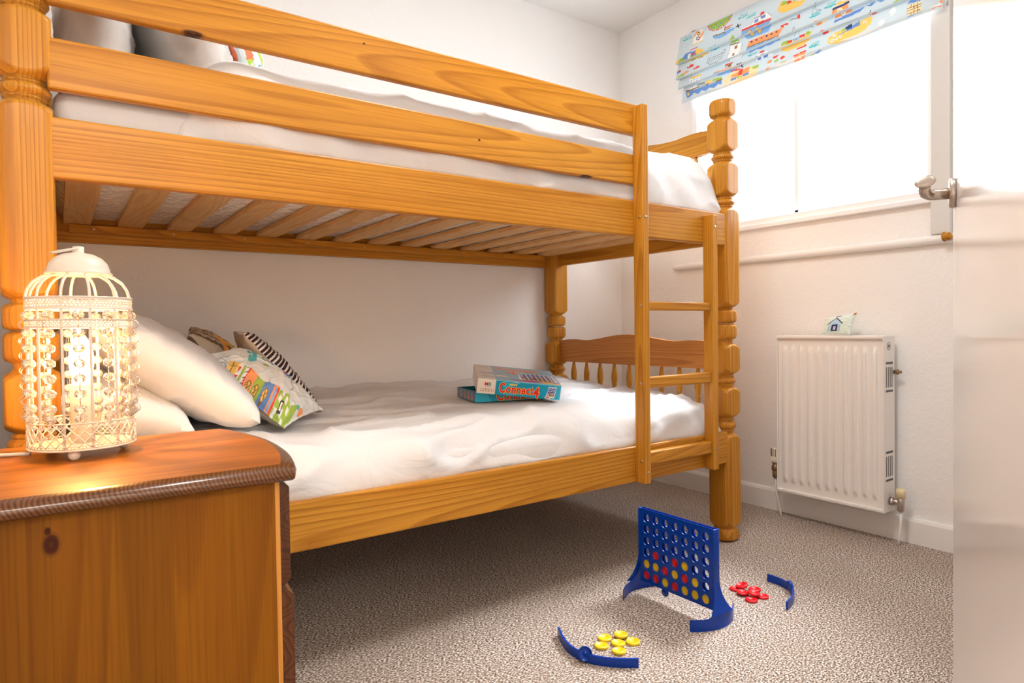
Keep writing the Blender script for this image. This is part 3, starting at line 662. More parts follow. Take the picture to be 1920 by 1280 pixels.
# glass that lets light through
glass = bpy.data.materials.new('window_glass'); glass.use_nodes = True; nt = glass.node_tree; nt.nodes.clear()
o_ = nt.nodes.new('ShaderNodeOutputMaterial'); tr = nt.nodes.new('ShaderNodeBsdfTransparent'); gl = nt.nodes.new('ShaderNodeBsdfGlossy'); gl.inputs['Roughness'].default_value = .02
fr = nt.nodes.new('ShaderNodeFresnel'); fr.inputs[0].default_value = 1.45; mx = nt.nodes.new('ShaderNodeMixShader')
mx.inputs[0].default_value = .06; nt.links.new(tr.outputs[0], mx.inputs[1]); nt.links.new(gl.outputs[0], mx.inputs[2]); nt.links.new(mx.outputs[0], o_.inputs[0])
crystal = mat('crystal_bead', (1, .99, .97), .04, spec=.8); crystal.node_tree.nodes['Principled BSDF'].inputs['Transmission Weight'].default_value = .9
film = mat('mattress_film', (.93, .88, .82), .12, spec=.7); t = N(film); tc = t.n('ShaderNodeTexCoord')
mp = t.n('ShaderNodeMapping'); mp.inputs['Scale'].default_value = (14, 5, 10); t.l(tc.outputs['Object'], mp.inputs[0])
a = t.n('ShaderNodeTexNoise'); a.inputs['Scale'].default_value = 2; a.inputs['Detail'].default_value = 4; a.inputs['Distortion'].default_value = 1.5; t.l(mp.outputs[0], a.inputs['Vector'])
t.bump(a.outputs['Fac'], .8, .011)
def emit(name, col, s):
    m = bpy.data.materials.new(name); m.use_nodes = True; b = m.node_tree.nodes['Principled BSDF']
    b.inputs['Base Color'].default_value = (*col, 1); b.inputs['Emission Color'].default_value = (*col, 1); b.inputs['Emission Strength'].default_value = s
    return m

# ================================================================== THE ROOM
XW, YB, XL, YF, ZC = 2.47, 2.49, -.35, .08, 2.335       # window wall, back wall, left wall, doorway wall, ceiling
HX0, HX1, HY = -.60, .95, -3.0                         # landing behind the doorway
struct('floor', box((-.8, HY - .1, -.1), (XW + .1, YB + .1, 0)), carpet)
struct('ceiling', box((-.8, HY - .1, ZC), (XW + .1, YB + .1, ZC + .1)), ceil_m)
struct('wall_back', box((XL - .1, YB, 0), (XW + .1, YB + .1, ZC)), wall_m)
struct('wall_left', box((XL - .1, YF - .1, 0), (XL, YB, ZC)), wall_m)
WY0, WY1, WZ0, WZ1 = .985, 2.004, 1.213, 2.16
bm = bmesh.new()
bx(bm, (XW, YF - .1, 0), (XW + .1, YB, WZ0)); bx(bm, (XW, YF - .1, WZ1), (XW + .1, YB, ZC))
bx(bm, (XW, YF - .1, WZ0), (XW + .1, WY0, WZ1)); bx(bm, (XW, WY1, WZ0), (XW + .1, YB, WZ1))
struct('wall_right', bm, wall_m)
DX0, DX1, DZ = -.27, .535, 2.0
bm = bmesh.new()
bx(bm, (DX1 + .02, YF - .1, 0), (XW, YF, ZC)); bx(bm, (XL, YF - .1, 0), (DX0 - .02, YF, ZC)); bx(bm, (DX0 - .02, YF - .1, DZ + .02), (DX1 + .02, YF, ZC))
struct('wall_front', bm, wall_m)
bm = bmesh.new()
bx(bm, (HX0 - .1, HY, 0), (HX0, YF - .1, ZC)); bx(bm, (HX1, HY, 0), (HX1 + .1, YF - .1, ZC)); bx(bm, (HX0 - .1, HY - .1, 0), (HX1 + .1, HY, ZC))
struct('wall_landing', bm, wall_m)

def baseboard(name, lo, hi, ax):
    bm = bmesh.new()
    if ax == 'x': # along Y on the window wall
        pr = [(0, 0), (-.015, 0), (-.015, .078), (-.010, .088), (-.004, .091), (0, .091)]
        P = [[V((XW + a, y, b)) for a, b in pr] for y in (lo, hi)]
    else:
        pr = [(0, 0), (-.015, 0), (-.015, .078), (-.010, .088), (-.004, .091), (0, .091)]
        P = [[V((x, YB + a, b)) for a, b in pr] for x in (lo, hi)]
    A = [bm.verts.new(p) for p in P[0]]; B = [bm.verts.new(p) for p in P[1]]
    for i in range(len(A) - 1): bm.faces.new((A[i], A[i + 1], B[i + 1], B[i]))
    bm.faces.new(A); bm.faces.new(B[::-1]); bmesh.ops.recalc_face_normals(bm, faces=bm.faces)
    struct(name, bm, gloss_m)
baseboard('baseboard_right', YF, YB - .015, 'x'); baseboard('baseboard_back', XL, XW, 'y')

# window: outer frame, two sashes, mullion, panes
win = tag(bpy.data.objects.new('window_1', None), kind='structure'); C.objects.link(win); win.location = (XW, 1.5, WZ0)
bm = bmesh.new()
bx(bm, (XW - .012, WY0 - .001, WZ0 - .001), (XW + .06, WY0 + .014, WZ1), .003); bx(bm, (XW - .012, WY1 - .03, WZ0 - .001), (XW + .06, WY1 + .001, WZ1), .003)
bx(bm, (XW - .012, WY0, WZ0 - .002), (XW + .06, WY1, WZ0 + .022), .003); bx(bm, (XW - .012, WY0, WZ1 - .02), (XW + .06, WY1, WZ1 + .001), .003)
obj('window_frame', bm, upvc, win)
for (y0, y1, x) in ((.999, 1.505, .022), (1.482, 1.974, .006)):
    bm = bmesh.new(); z0, z1 = WZ0 + .022, WZ1 - .02; w = .017
    bx(bm, (XW + x, y0, z0), (XW + x + .014, y0 + w, z1), .002); bx(bm, (XW + x, y1 - w, z0), (XW + x + .014, y1, z1), .002)
    bx(bm, (XW + x, y0, z0), (XW + x + .014, y1, z0 + .014), .002); bx(bm, (XW + x, y0, z1 - .014), (XW + x + .014, y1, z1), .002)
    s = obj('window_sash', bm, upvc, win)
    obj('window_pane', box((XW + x + .005, y0 + w, z0 + .014), (XW + x + .009, y1 - w, z1 - .014)), glass, s)
bm = bmesh.new(); bx(bm, (XW - .022, WY0 - .0, WZ0 - .022), (XW + .001, WY1 + .02, WZ0 - .001), .004)
obj('window_sill', bm, upvc, win)
struct('trim_1', box((XW - .024, .925, .06 + 1.02), (XW - .0005, .985, ZC - .001), .003), greyw)    # upright board right of the window
# bullnose ledge below the window with rounded end
bm = bmesh.new()
n = 40
def ledge(u, v):
    y = YF + .75 + (2.125 - YF - .75) * v
    k = min(1, (2.125 - y) / .05); k = sqrt(max(0, 1 - (1 - k) ** 2))
    a = pi * 2 * u
    return V((XW - .012 - .014 * cos(a) * k, y, 1.064 + .0165 * sin(a) * (.3 + .7 * k)))
grid(bm, lambda u, v: ledge(u, v ** .5), 16, n, closed_u=True); bmesh.ops.recalc_face_normals(bm, faces=bm.faces)
struct('trim_2', bm, gloss_m, smooth=60)
k = obj('turned_knob', lathe(bmesh.new(), [(.003, 0), (.010, .001), (.016, .004), (.017, .008), (.013, .012), (.011, .016), (.014, .021), (.009, .028), (.003, .03)], (XW - .034, .945, 1.068), 20, (0, -1, 0)), pine_x, smooth=True)
tag(k, 'small turned varnished wood knob at the right end of the white wall ledge', 'knob')

# ------------------------------------------------------------------ door
DD = V((cos(math.radians(23.9)), sin(math.radians(23.9)), 0)); DN = V((-DD.y, DD.x, 0))
E0 = V((1.274, .477, 0)); Hh = E0 - DD * .80
door = tag(bpy.data.objects.new('door_1', None), kind='structure'); C.objects.link(door); door.location = Hh
bm = box((0, -.04, .008), (.80, 0, DZ - .01), .002)
Md = Matrix.Translation(Hh) @ Matrix(((DD.x, DN.x, 0, 0), (DD.y, DN.y, 0, 0), (0, 0, 1, 0), (0, 0, 0, 1)))
bm.transform(Md); obj('door_leaf', bm, door_m, door)
hc = V((.745, 0, .995))
def D(p): return Md @ V(p)
bm = lathe(bmesh.new(), [(.0235, 0), (.0245, .002), (.0245, .007), (.0225, .009), (.004, .009)], D(hc), 36, DN)
h = obj('handle_rose', bm, chrome, door, smooth=True)
pts = [(0, .009, 0), (0, .028, 0), (-.003, .036, .0005), (-.012, .042, .002), (-.026, .044, .006), (-.040, .044, .011)]
bm = tube(bmesh.new(), [D(hc + V(p)) for p in pts], [.0092, .0092, .0092, .009, .0088, .0085], 20)
t_ = lathe(bmesh.new(), [(.0085, 0), (.0088, .006), (.0105, .012), (.0138, .017), (.0150, .0195), (.0142, .0215), (.009, .0228), (.0005, .0232)], (0, 0, 0), 28, (-1, 0, .30))
for v in t_.verts: v.co = D(hc + V((-.036, .044, .0095)) + V((v.co.x, v.co.y, v.co.z * .72 + v.co.y * -.12)))
merge(bm, t_)
obj('door_handle', bm, chrome, door, smooth=True)
for z in (.25, 1.75): obj('hinge', lathe(bmesh.new(), [(.006, 0), (.006, .09)], D((-.004, -.004, z)), 12), chrome, door)
bm = bmesh.new(); bx(bm, (DX1, YF - .1, 0), (DX1 + .02, YF - .001, DZ + .02)); bx(bm, (DX0 - .02, YF - .1, 0), (DX0, YF - .001, DZ + .02)); bx(bm, (DX0, YF - .1, DZ), (DX1, YF - .001, DZ + .02))
struct('trim_3', bm, gloss_m)

# ================================================================== BUNK BED
PXL, PXR, PYF, PYB = -.04, 1.98, 1.476, 2.44
bed = thing('bunk_bed', 'orange varnished pine bunk bed with turned posts and a ladder', 'bed', (.97, 1.96, 0))
Hs = .042
def post_mesh(segs, name):
    """square stock turned on a lathe: half width capped by a lathe profile"""
    bm = bmesh.new(); n = 72; rings = []
    for z, R in segs:
        ring = []
        for i in range(n):
            a = 2 * pi * (i + .5) / n; sq = Hs / max(abs(cos(a)), abs(sin(a)))
            r = min(sq, R * Hs); ring.append(bm.verts.new((r * cos(a), r * sin(a), z)))
        rings.append(ring)
    for a, b in zip(rings, rings[1:]):
        for i in range(n): bm.faces.new((a[i], a[(i + 1) % n], b[(i + 1) % n], b[i]))
    bm.faces.new(rings[0][::-1]); bm.faces.new(rings[-1])
    return bm
def blk(z0, z1, lo0=.86, lo1=.86, t=.020):
    """square block: quarter-round shoulders at both ends"""
    out = []
    for k in range(7):
        q = k / 6; out.append((z0 + t * q, lo0 + (1.30 - lo0) * sin(q * pi / 2)))
    for k in range(7):
        q = k / 6; out.append((z1 - t * (1 - q), 1.30 - (1.30 - lo1) * (1 - cos(q * pi / 2))))
    return out
def bead(z0, z1, big=.97, neck=.72):
    h = z1 - z0; out = [(z0 + .001, neck)]
    f = [(.10, neck + .02), (.16, neck + .10), (.20, neck + .11), (.23, neck + .06)]
    out += [(z0 + h * a, b) for a, b in f]
    for k in range(9):
        q = k / 8; out.append((z0 + h * (.27 + .46 * q), neck + .06 + (big - neck - .06) * sin(pi * q) ** .7))
    out += [(z0 + h * (1 - a), b) for a, b in f[::-1]]
    return out + [(z1 - .001, neck)]
def sphere(z0, z1, r, c0=.6, c1=.6):
    m = (z0 + z1) / 2; out = []
    for k in range(13):
        q = -1 + 2 * k / 12; out.append((m + q * (z1 - z0) / 2, (c0 if q < 0 else c1) + (r - (c0 if q < 0 else c1)) * sqrt(max(0, 1 - q ** 4))))
    return out
low = [(0, .66), (.002, .74)] + [(.004 + .042 * k / 10, .92 + .26 * sin(pi * (k / 10) ** .75) ** .8) for k in range(11)] + blk(.05, .389, .92, .80, .024) + bead(.390, .450) + blk(.451, .556) + bead(.557, .605) + blk(.606, .713) + \
    [(.716, .72), (.722, .68), (.728, .74)] + sphere(.729, .787, 1.06, .70, .74)
upp = sphere(.7885, .838, 1.06, .74, .70) + [(.841, .70), (.845, .72)] + blk(.847, 1.199) + bead(1.200, 1.244) + blk(1.245, 1.364) + bead(1.365, 1.404) + blk(1.405, 1.520) + \
    [(1.523, .74), (1.527, .72)] + sphere(1.529, 1.592, 1.12, .80, .66)
pl = obj('lower_post', post_mesh(low, 'lo'), pine_z, bed, smooth=28, loc=(0, 0, 0))
pu = obj('upper_post', post_mesh(upp, 'up'), pine_z, bed, smooth=28, loc=(0, 0, 0))
first = True
for x, y in ((PXL, PYF), (PXR, PYF), (PXL, PYB), (PXR, PYB)):
    for p in (pl, pu):
        o = p if first else p.copy()
        if not first: C.objects.link(o)
        o.location = V((x, y, 0)) - bed.location
        o.rotation_euler.z = 0 if first else random.choice([0, pi / 2, pi, -pi / 2])
    first = False
x0, x1 = PXL + .034, PXR - .034
YR = 1.438
obj('guard_rail', box((x0, YR, 1.381), (1.506, YR + .022, 1.476), .004), wood('pine_knot', 0, PL, PM, PD, knot=[(.236, 0, -.0165, .026, .0065), (.60, 0, .05, .004, .003)]), bed, loc=(0, YR, 1.4))
obj('guard_rail', box((x0, YR, 1.226), (1.506, YR + .022, 1.319), .004), wood('pine_knots', 0, PL, PM, PD, knot=[(1.19, 0, .027, .03, .005), (.815, 0, .075, .005, .004)]), bed, loc=(.1, YR, 1.2))
obj('side_rail', box((x0, YR, 1.064), (x1, YR + .024, 1.176), .004), pine_x, bed, loc=(.3, YR, 1.1))
obj('side_rail', box((x0, YR, .290), (x1, YR + .024, .402), .004), pine_x, bed, loc=(.7, YR, .3))
obj('side_rail', box((x0, 2.455, 1.070), (x1, 2.478, 1.176), .004), pine_x, bed, loc=(0, 2.4, 1.1))
obj('side_rail', box((x0, 2.455, .290), (x1, 2.478, .402), .004), pine_x, bed, loc=(0, 2.4, .35))
for z, c in ((1.098, 0), (.325, 1)):
    bm = box((x0 + .04, 2.427, z), (x1 - .04, 2.4545, z + .026), .002)
    lg = obj('slat_ledge', bm, pine_x, bed, loc=(0, 2.43, z))
    if not c:
        for k in range(9): obj('screw', lathe(bmesh.new(), [(.0035, 0), (.0035, .0006)], (.10 + k * .225, 2.4268, z + .013), 12, (0, -1, 0)), bolt_m, lg)
    obj('slat_ledge', box((x0 + .04, YR + .0245, z), (x1 - .04, YR + .05, z + .026), .002), pine_x, bed, loc=(0, 1.46, z))
sl = obj('slat', box((0, YR + .028, 1.1245), (.072, 2.450, 1.1385), .002), slat_m, bed, loc=(.036, 1.96, 1.13))
for k in range(14):
    o = sl if k == 0 else sl.copy()
    if k: C.objects.link(o)
    o.location = V((.020 + .036 + .1425 * k if k else .056, 1.96, 1.13)) - bed.location
o = sl
# end panels: scroll-topped board, bottom edge straight, turned spindles beneath, rails
def scroll(y): # 0..1 across
    q = abs(2 * y - 1)
    if q < .62: return .036 - .0 + .0 * q - .026 * (1 - cos(pi * q / .62)) / 2
    return .010 + .006 * sin(pi * (q - .62) / .38) - .004 * (q - .62) / .38
def end_panel(X, zt, zb, arch_under=0):
    bm = bmesh.new(); th = .021; ys, ye = PYF + .034, PYB - .034; n = 48; F = []
    for s in (-1, 1):
        R = []
        for i in range(n + 1):
            u = i / n; y = ys + (ye - ys) * u; x = X + s * th / 2
            R.append((bm.verts.new((x, y, zt + scroll(u))), bm.verts.new((x, y, zb + (arch_under * sin(pi * u) if arch_under else 0)))))
        F.append(R)
    for i in range(n):
        for R, fl in ((F[0], 0), (F[1], 1)):
            q = (R[i][0], R[i + 1][0], R[i + 1][1], R[i][1]); bm.faces.new(q if not fl else q[::-1])
        for k in (0, 1): bm.faces.new((F[0][i][k], F[1][i][k], F[1][i + 1][k], F[0][i + 1][k]))
    for i in (0, n): bm.faces.new((F[0][i][0], F[0][i][1], F[1][i][1], F[1][i][0]))
    bmesh.ops.recalc_face_normals(bm, faces=bm.faces)
    return bm
sp_prof = [(.006, 0), (.008, .006), (.0125, .03), (.0135, .045), (.011, .065), (.0075, .085), (.0075, .09), (.0105, .094), (.0105, .098), (.008, .102), (.0085, .11), (.0125, .13), (.0135, .148), (.012, .165), (.008, .185), (.006, .2)]
ep_i = 0
for X in (PXR, PXL):
    for zt, zb, zr in ((.712, .620, .402), (1.488, 1.415, 1.176)):
        p = obj('end_panel', end_panel(X, zt, zb), pine_panel if zt < 1 else pine_y, bed, smooth=30, loc=(X, 1.9, zt + ep_i))
        ep_i += 0
        obj('end_rail', box((X - .012, PYF + .034, zr - .10), (X + .012, PYB - .034, zr), .004), pine_y, bed, loc=(X, 1.9, zr))
        for i in range(9):
            y = 1.594 + i * .0899
            h = zb - zr
            sp = obj('spindle', lathe(bmesh.new(), [(r, z * h / .2) for r, z in sp_prof[::-1][0:0] or sp_prof], (X, y, zr), 20), pine_z, bed, smooth=50, loc=(X, y, zr))
# ladder: two stiles, three rungs, bolts
lad = bpy.data.objects.new('ladder', None); C.objects.link(lad); lad.parent = bed; lad.location = V((1.66, 1.41, .28)) - bed.location
def stile(xa, z0, z1, nm):
    return obj('stile', box((xa, 1.3965, z0), (xa + .0275, YR - .0005, z1), .003), pine_z, lad, loc=(xa, 1.4, z0))
stile(1.480, .290, 1.466, 'l'); stile(1.816, .288, 1.157, 'r')
for (z, h) in ((.845, .028), (.604, .036), (.366, .040)):
    obj('rung', box((1.5075, 1.404, z - h / 2), (1.816, 1.430, z + h / 2), .004), pine_x, lad, loc=(1.5, 1.4, z))
for x, zs in ((1.480, (1.12, .845, .604, .36)),):
    for z in zs: obj('bolt', lathe(bmesh.new(), [(.0045, 0), (.004, .0015), (.001, .002)], (x, 1.410, z), 14, (-1, 0, 0)), bolt_m, lad, smooth=True)
for x, z in ((1.494, 1.12), (1.494, .325), (1.829, 1.115), (1.829, .36)):
    obj('bolt', lathe(bmesh.new(), [(.0045, 0), (.004, .0015), (.001, .002)], (x, 1.3965, z), 14, (0, -1, 0)), bolt_m, lad, smooth=True)

# ================================================================== BEDDING
def nz(x, y, z=0): return noise.noise(V((x, y, z)))
def wr(x, y, s=0):   # crumpled cotton: soft long folds + finer ones
    a = nz(x * 2.2, y * 5, s) * .6 + nz(x * 6 + 3, y * 9, s + 4) * .3
    r = abs(nz(x * 3.1 + y * 2.0, y * 6.5 - x * 1.2, s + 9)); b = (1 - min(1, r * 4)) ** 2
    return a + .55 * b
def duvet(x0, x1, prof, amp, seed, endr=.07, nu=190, nv=110, flat=None):
    """prof: list of (y, z) from the front hem over the top to the back"""
    P = [V((0, y, z)) for y, z in prof]; L = [0]
    for a, b in zip(P, P[1:]): L.append(L[-1] + (b - a).length)
    # smooth via catmull-rom
    def at(s):
        s = s * L[-1]
        for i in range(len(P) - 1):
            if s <= L[i + 1] or i == len(P) - 2:
                u = (s - L[i]) / (L[i + 1] - L[i]); break
        p0, p1, p2, p3 = P[max(0, i - 1)], P[i], P[i + 1], P[min(len(P) - 1, i + 2)]
        return .5 * ((2 * p1) + (p2 - p0) * u + (2 * p0 - 5 * p1 + 4 * p2 - p3) * u * u + (3 * p1 - p0 - 3 * p2 + p3) * u ** 3)
    zlo = min(p[1] for p in prof)
    bm = bmesh.new()
    def fn(u, v):
        p = at(v); q = at(min(1, v + .01)); w = at(max(0, v - .01)); t = (q - w).normalized(); nrm = V((0, -t.z, t.y))
        x = x0 + (x1 - x0) * u; e = 1.; dxx = 0
        for d in (x - x0, x1 - x):
            if d < endr: k = 1 - d / endr; e = min(e, sqrt(max(0, 1 - k ** 2.2)))
        z = zlo + (p.z - zlo) * (.0 + e)
        s = min(1, (v / .08), ((1 - v) / .05)); front = max(0, 1 - v / .22)
        d = amp * wr(x * 1.15, v * 1.4 + seed, seed) * (.35 + .65 * s) * (.4 + .6 * e)
        if flat:
            kx = max(0, 1 - max(abs(x - flat[0]) / flat[2], abs(p.y - flat[1]) / flat[3]) ** 4); d *= 1 - .9 * kx
        d += front * s * amp * 2.2 * nz(x * 8 + v * 6, v * 3, seed + 20)
        yy = p.y + nrm.y * d
        return V((x, yy, z + nrm.z * d))
    grid(bm, fn, nu, nv)
    # underside
    low = bm.verts[:]
    bmesh.ops.recalc_face_normals(bm, faces=bm.faces)
    return bm
# lower bunk
m1 = obj('mattress', box((.0, 1.475, .352), (1.955, 2.44, .47), .03, 3), sheet, smooth=True, loc=(1, 1.96, .352))
tag(m1, 'white mattress on the lower bunk, under the creased white duvet', 'mattress')
prof = [(1.50, .385), (1.466, .392), (1.461, .412), (1.470, .450), (1.492, .487), (1.535, .512), (1.60, .524), (1.75, .530), (1.95, .536), (2.15, .545), (2.33, .552), (2.44, .552), (2.472, .53), (2.478, .49), (2.470, .43)]
def solid(bm):
    o = bm
    return o
d1 = obj('duvet', duvet(.03, 1.952, prof, .026, 1., flat=(1.27, 1.86, .26, .26)), sheet, smooth=180, loc=(1, 1.96, .39))
tag(d1, 'creased white duvet spread over the lower bunk under the board game box', 'duvet')
# upper bunk
m2 = obj('mattress', box((.0, 1.470, 1.1395), (1.955, 2.445, 1.25), .035, 4), film, smooth=True, loc=(1, 1.96, 1.15))
m2.data.materials[0] = sheet; m2.data.materials.append(film)
for p in m2.data.polygons: p.material_index = 1 if p.normal.z < -.3 else 0
tag(m2, 'white mattress with a shiny film underside resting on the upper slats', 'mattress')
prof = [(1.50, 1.165), (1.468, 1.176), (1.463, 1.20), (1.464, 1.25), (1.474, 1.305), (1.500, 1.355), (1.55, 1.383), (1.64, 1.398), (1.80, 1.404), (2.1, 1.40), (2.36, 1.38), (2.44, 1.35), (2.47, 1.30), (2.478, 1.24), (2.47, 1.18)]
d2 = obj('duvet', duvet(.205, 1.958, prof, .017, 5., endr=.14), sheet, smooth=180, loc=(1, 1.96, 1.18))
tag(d2, 'thick white duvet on the upper bunk behind the two guard rails', 'duvet')

def cush_fn(c, th, seed=0, side=1, pinch=.10, amp=.006, e=.42, flange=0):
    """c: near-bottom, far-bottom, far-top, near-top; u runs near->far, v bottom->top"""
    c = [V(p) for p in c]
    n = (c[1] - c[0]).cross(c[3] - c[0]).normalized()
    def fn(u, v):
        uu = .5 + (u - .5) * (1 - pinch * 4 * v * (1 - v)); vv = .5 + (v - .5) * (1 - pinch * 4 * u * (1 - u))
        p = c[0] * (1 - uu) * (1 - vv) + c[1] * uu * (1 - vv) + c[2] * uu * vv + c[3] * (1 - uu) * vv
        def g(t):
            t = (t - flange) / (1 - 2 * flange); return 0 if t <= 0 or t >= 1 else (4 * t * (1 - t)) ** e
        h = g(u) * g(v) * th / 2
        h += amp * wr(u * 1.5 + seed, v * 1.5, seed + side) * min(1, h / .02 + .0)
        if flange: h += .0012
        edge = min(u, v, 1 - u, 1 - v)
        w = .004 * nz(u * 11 + seed, v * 11, seed) * (1 - min(1, edge / .15)) if edge >= 0 else 0
        return p + n * (side * h + w)
    return fn, n
def pillow(name, c, th, seed, label, cat, m=None, **k):
    bm = bmesh.new()
    for s in (1, -1):
        fn, n = cush_fn(c, th, seed, s, **k); grid(bm, fn, 60, 50)
    bmesh.ops.remove_doubles(bm, verts=bm.verts, dist=.0004); bmesh.ops.recalc_face_normals(bm, faces=bm.faces)
    ctr = sum((V(p) for p in c), V()) / 4
    return tag(obj(name, bm, m or pillow_m, smooth=60, loc=ctr), label, cat)
pillow('pillow', [(.235, 1.50, .565), (.235, 2.24, .575), (-.01, 2.24, .66), (-.01, 1.50, .65)], .16, 2., 'white pillow lying flat against the lower headboard, underneath the big leaning pillow', 'pillow')
pillow('pillow', [(.372, 1.53, .572), (.40, 2.26, .585), (.075, 2.24, .825), (.055, 1.53, .80)], .17, 3., 'big white pillow leaning at the head of the lower bunk behind the lamp', 'pillow', e=.33, pinch=.06)
pillow('pillow', [(.105, 1.50, 1.27), (.105, 2.2, 1.28), (.065, 2.2, 1.70), (.060, 1.50, 1.70)], .15, 5., 'white pillow upright at the head of the upper bunk, nearest the headboard', 'pillow')
pillow('pillow', [(.285, 1.52, 1.33), (.295, 2.25, 1.34), (.235, 2.22, 1.70), (.215, 1.52, 1.70)], .19, 6., 'white pillow with a flat hem leaning in front of another on the upper bunk', 'pillow', e=.34, pinch=.05)

STR1, STR2 = (.045, .018, .022), (.80, .76, .72)
def cushion(name, c, th, seed, front, back, label, loc=None, nu=150, nv=150, **k):
    cm = CM()
    fn, n = cush_fn(c, th, seed, 1, **k); cm.grid(fn, nu, nv, front, flip=False)
    fn, n = cush_fn(c, th, seed, -1, **k); cm.grid(fn, nu, nv, back, flip=True)
    o = cm.build(name, cloth_print, None, loc=loc or c[0]); return tag(o, label, 'cushion')
cvA = Canvas(100, 100, (.74, .76, .74), 2.6); cvA.art(CUSHION_ART)
# three cushions on the lower bunk; far one first
cvC = Canvas(100, 100, (.50, .42, .32), 2)
for i in range(6): cvC.line([(5 + 13 * i, 100), (12 + 13 * i, 62)], 5, (.16, .10, .06))
cvC.poly([(0, 60), (40, 88), (46, 70), (8, 44)], (.85, .40, .08)); cvC.poly([(0, 52), (22, 68), (26, 56), (0, 40)], (.12, .13, .30)); cvC.poly([(0, 44), (10, 50), (12, 42), (0, 34)], (.35, .45, .05))
cvC.ell(40, 60, 16, 12, (.8, .55, .12))
cushion('cushion', [(.50, 1.98, .56), (.53, 2.30, .57), (.36, 2.38, .80), (.30, 2.02, .775)], .12, 3.3, lambda u, v: cvC.at(u * 100, v * 100), lambda u, v: cvC.at(60 - u * 60, 100 - (1 - v) * 62),
        'beige cushion with brown stripes and orange print, half hidden behind the big leaning pillow', nu=120, nv=120)
cvB = Canvas(100, 100, (.47, .40, .31), 2); cvB.line([(22, 40), (22, 62), (28, 70), (36, 62), (36, 44)], 1.5, (.12, .10, .08)); cvB.line([(25, 42), (25, 60), (29, 66), (33, 60), (33, 44)], .8, (.12, .10, .08))
cushion('cushion', [(.608, 1.81, .548), (.605, 2.10, .556), (.470, 2.25, .785), (.432, 1.95, .777)], .085, 8., lambda u, v: STR1 if (v * 24) % 1 < .56 else STR2, lambda u, v: cvB.at(u * 100, v * 100),
        'cushion standing on edge with a dark brown and white striped front on the lower bunk', pinch=.07)
cushion('cushion', [(.452, 1.63, .540), (.60, 1.775, .562), (.425, 1.97, .735), (.262, 1.79, .720)], .10, 11., lambda u, v: cvA.at(u * 100, v * 100), lambda u, v: (.50, .43, .34),
        'pale cushion printed with a striped lighthouse and whales leaning on the big white pillow', nu=230, nv=230, pinch=.05, flange=.03)
cvD = Canvas(100, 100, (.62, .72, .74), 2)
cvD.poly([(2, 100), (18, 100), (22, 50), (6, 50)], (.40, .60, .08)); cvD.ell(12, 76, 6, 9, (.85, .85, .8)); cvD.ell(12, 76, 3, 5, (.5, .2, .1)); cvD.rect(2, 92, 20, 100, (.8, .2, .1))
cvD.rect(48, 86, 62, 100, (.40, .60, .08)); cvD.line([(40, 86), (66, 90)], 3, (.1, .25, .5)); cvD.line([(52, 86), (48, 60), (36, 56), (32, 68)], 2.2, (.06, .08, .12)); cvD.line([(62, 86), (76, 58), (64, 54)], 2, (.06, .08, .12))
cushion('cushion', [(.385, 1.62, 1.375), (.455, 1.76, 1.385), (.415, 1.80, 1.62), (.325, 1.66, 1.60)], .06, 13., lambda u, v: cvD.at(u * 100, min(99, 48 + v * 190)), lambda u, v: cvD.at(u * 100, min(99, 48 + v * 190)),
        'pale blue printed cushion on the upper bunk, just visible between the guard rails', nu=90, nv=90)

# ================================================================== GAME BOX (tray and lid)
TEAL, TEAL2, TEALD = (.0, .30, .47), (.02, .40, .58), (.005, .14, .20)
def frame_fn(o, a, b, w, h):
    a, b = V(a).normalized(), V(b).normalized(); o = V(o)
    return lambda u, v: o + a * (u * w) + b * (v * h)
def put_text(cm, fn, s, x, y, hgt, col, wid=None, bold=0, lift=.0003, nrm=None, W=1, H=1, slant=0, dy=0):
    P, bb = text_tris(s, 1, bold); bw, bh = bb[2] - bb[0], bb[3] - bb[1]
    sy = hgt / bh; sx = (wid / bw) if wid else sy
    for p in P:
        q = []
        for a, b in p:
            X = x + (a - bb[0]) * sx; Y = y + (b - bb[1]) * sy + (a - bb[0]) * sx * dy + 0; q.append(fn((X + slant * (b - bb[1]) * sy) / W, Y / H) + nrm * lift)
        cm.quad(q, col)
RED, YEL = (.72, .01, .01), (.95, .68, .04)
def side_art(W, H):
    cv = Canvas(W, H, TEAL, 14)
    cv.poly([(0, 0), (6, 0), (2.5, 5), (0, 5)], TEAL2); cv.poly([(9, 0), (13, 0), (10, H), (8, H)], TEAL2); cv.poly([(W - 4, 0), (W, 0), (W, H), (W - 2, H)], TEAL2)
    return cv
def word(cm, fn, n, W, H, x0, wid, y0):
    # rounded fat lettering: yellow outline under red letters, first and last glyph larger
    parts = [('C', 0, .155, 3.5, -.1), ('o', .165, .13, 2.05, 0), ('n', .305, .115, 2.0, 0), ('n', .425, .115, 2.0, 0), ('e', .545, .115, 2.05, 0), ('c', .665, .10, 2.05, 0), ('t', .765, .075, 2.7, 0), ('4', .84, .16, 3.7, -.8)]
    for col, bold, lift, grow in ((YEL, .055, .0003, .26), (RED, .03, .0006, 0)):
        for ch, fx, fw, h, dy in parts:
            put_text(cm, fn, ch, x0 + fx * wid - grow / 2, y0 + dy - grow / 2 , h + grow, col, wid=fw * wid * .93 + grow, bold=bold, lift=lift, nrm=n, W=W, H=H)
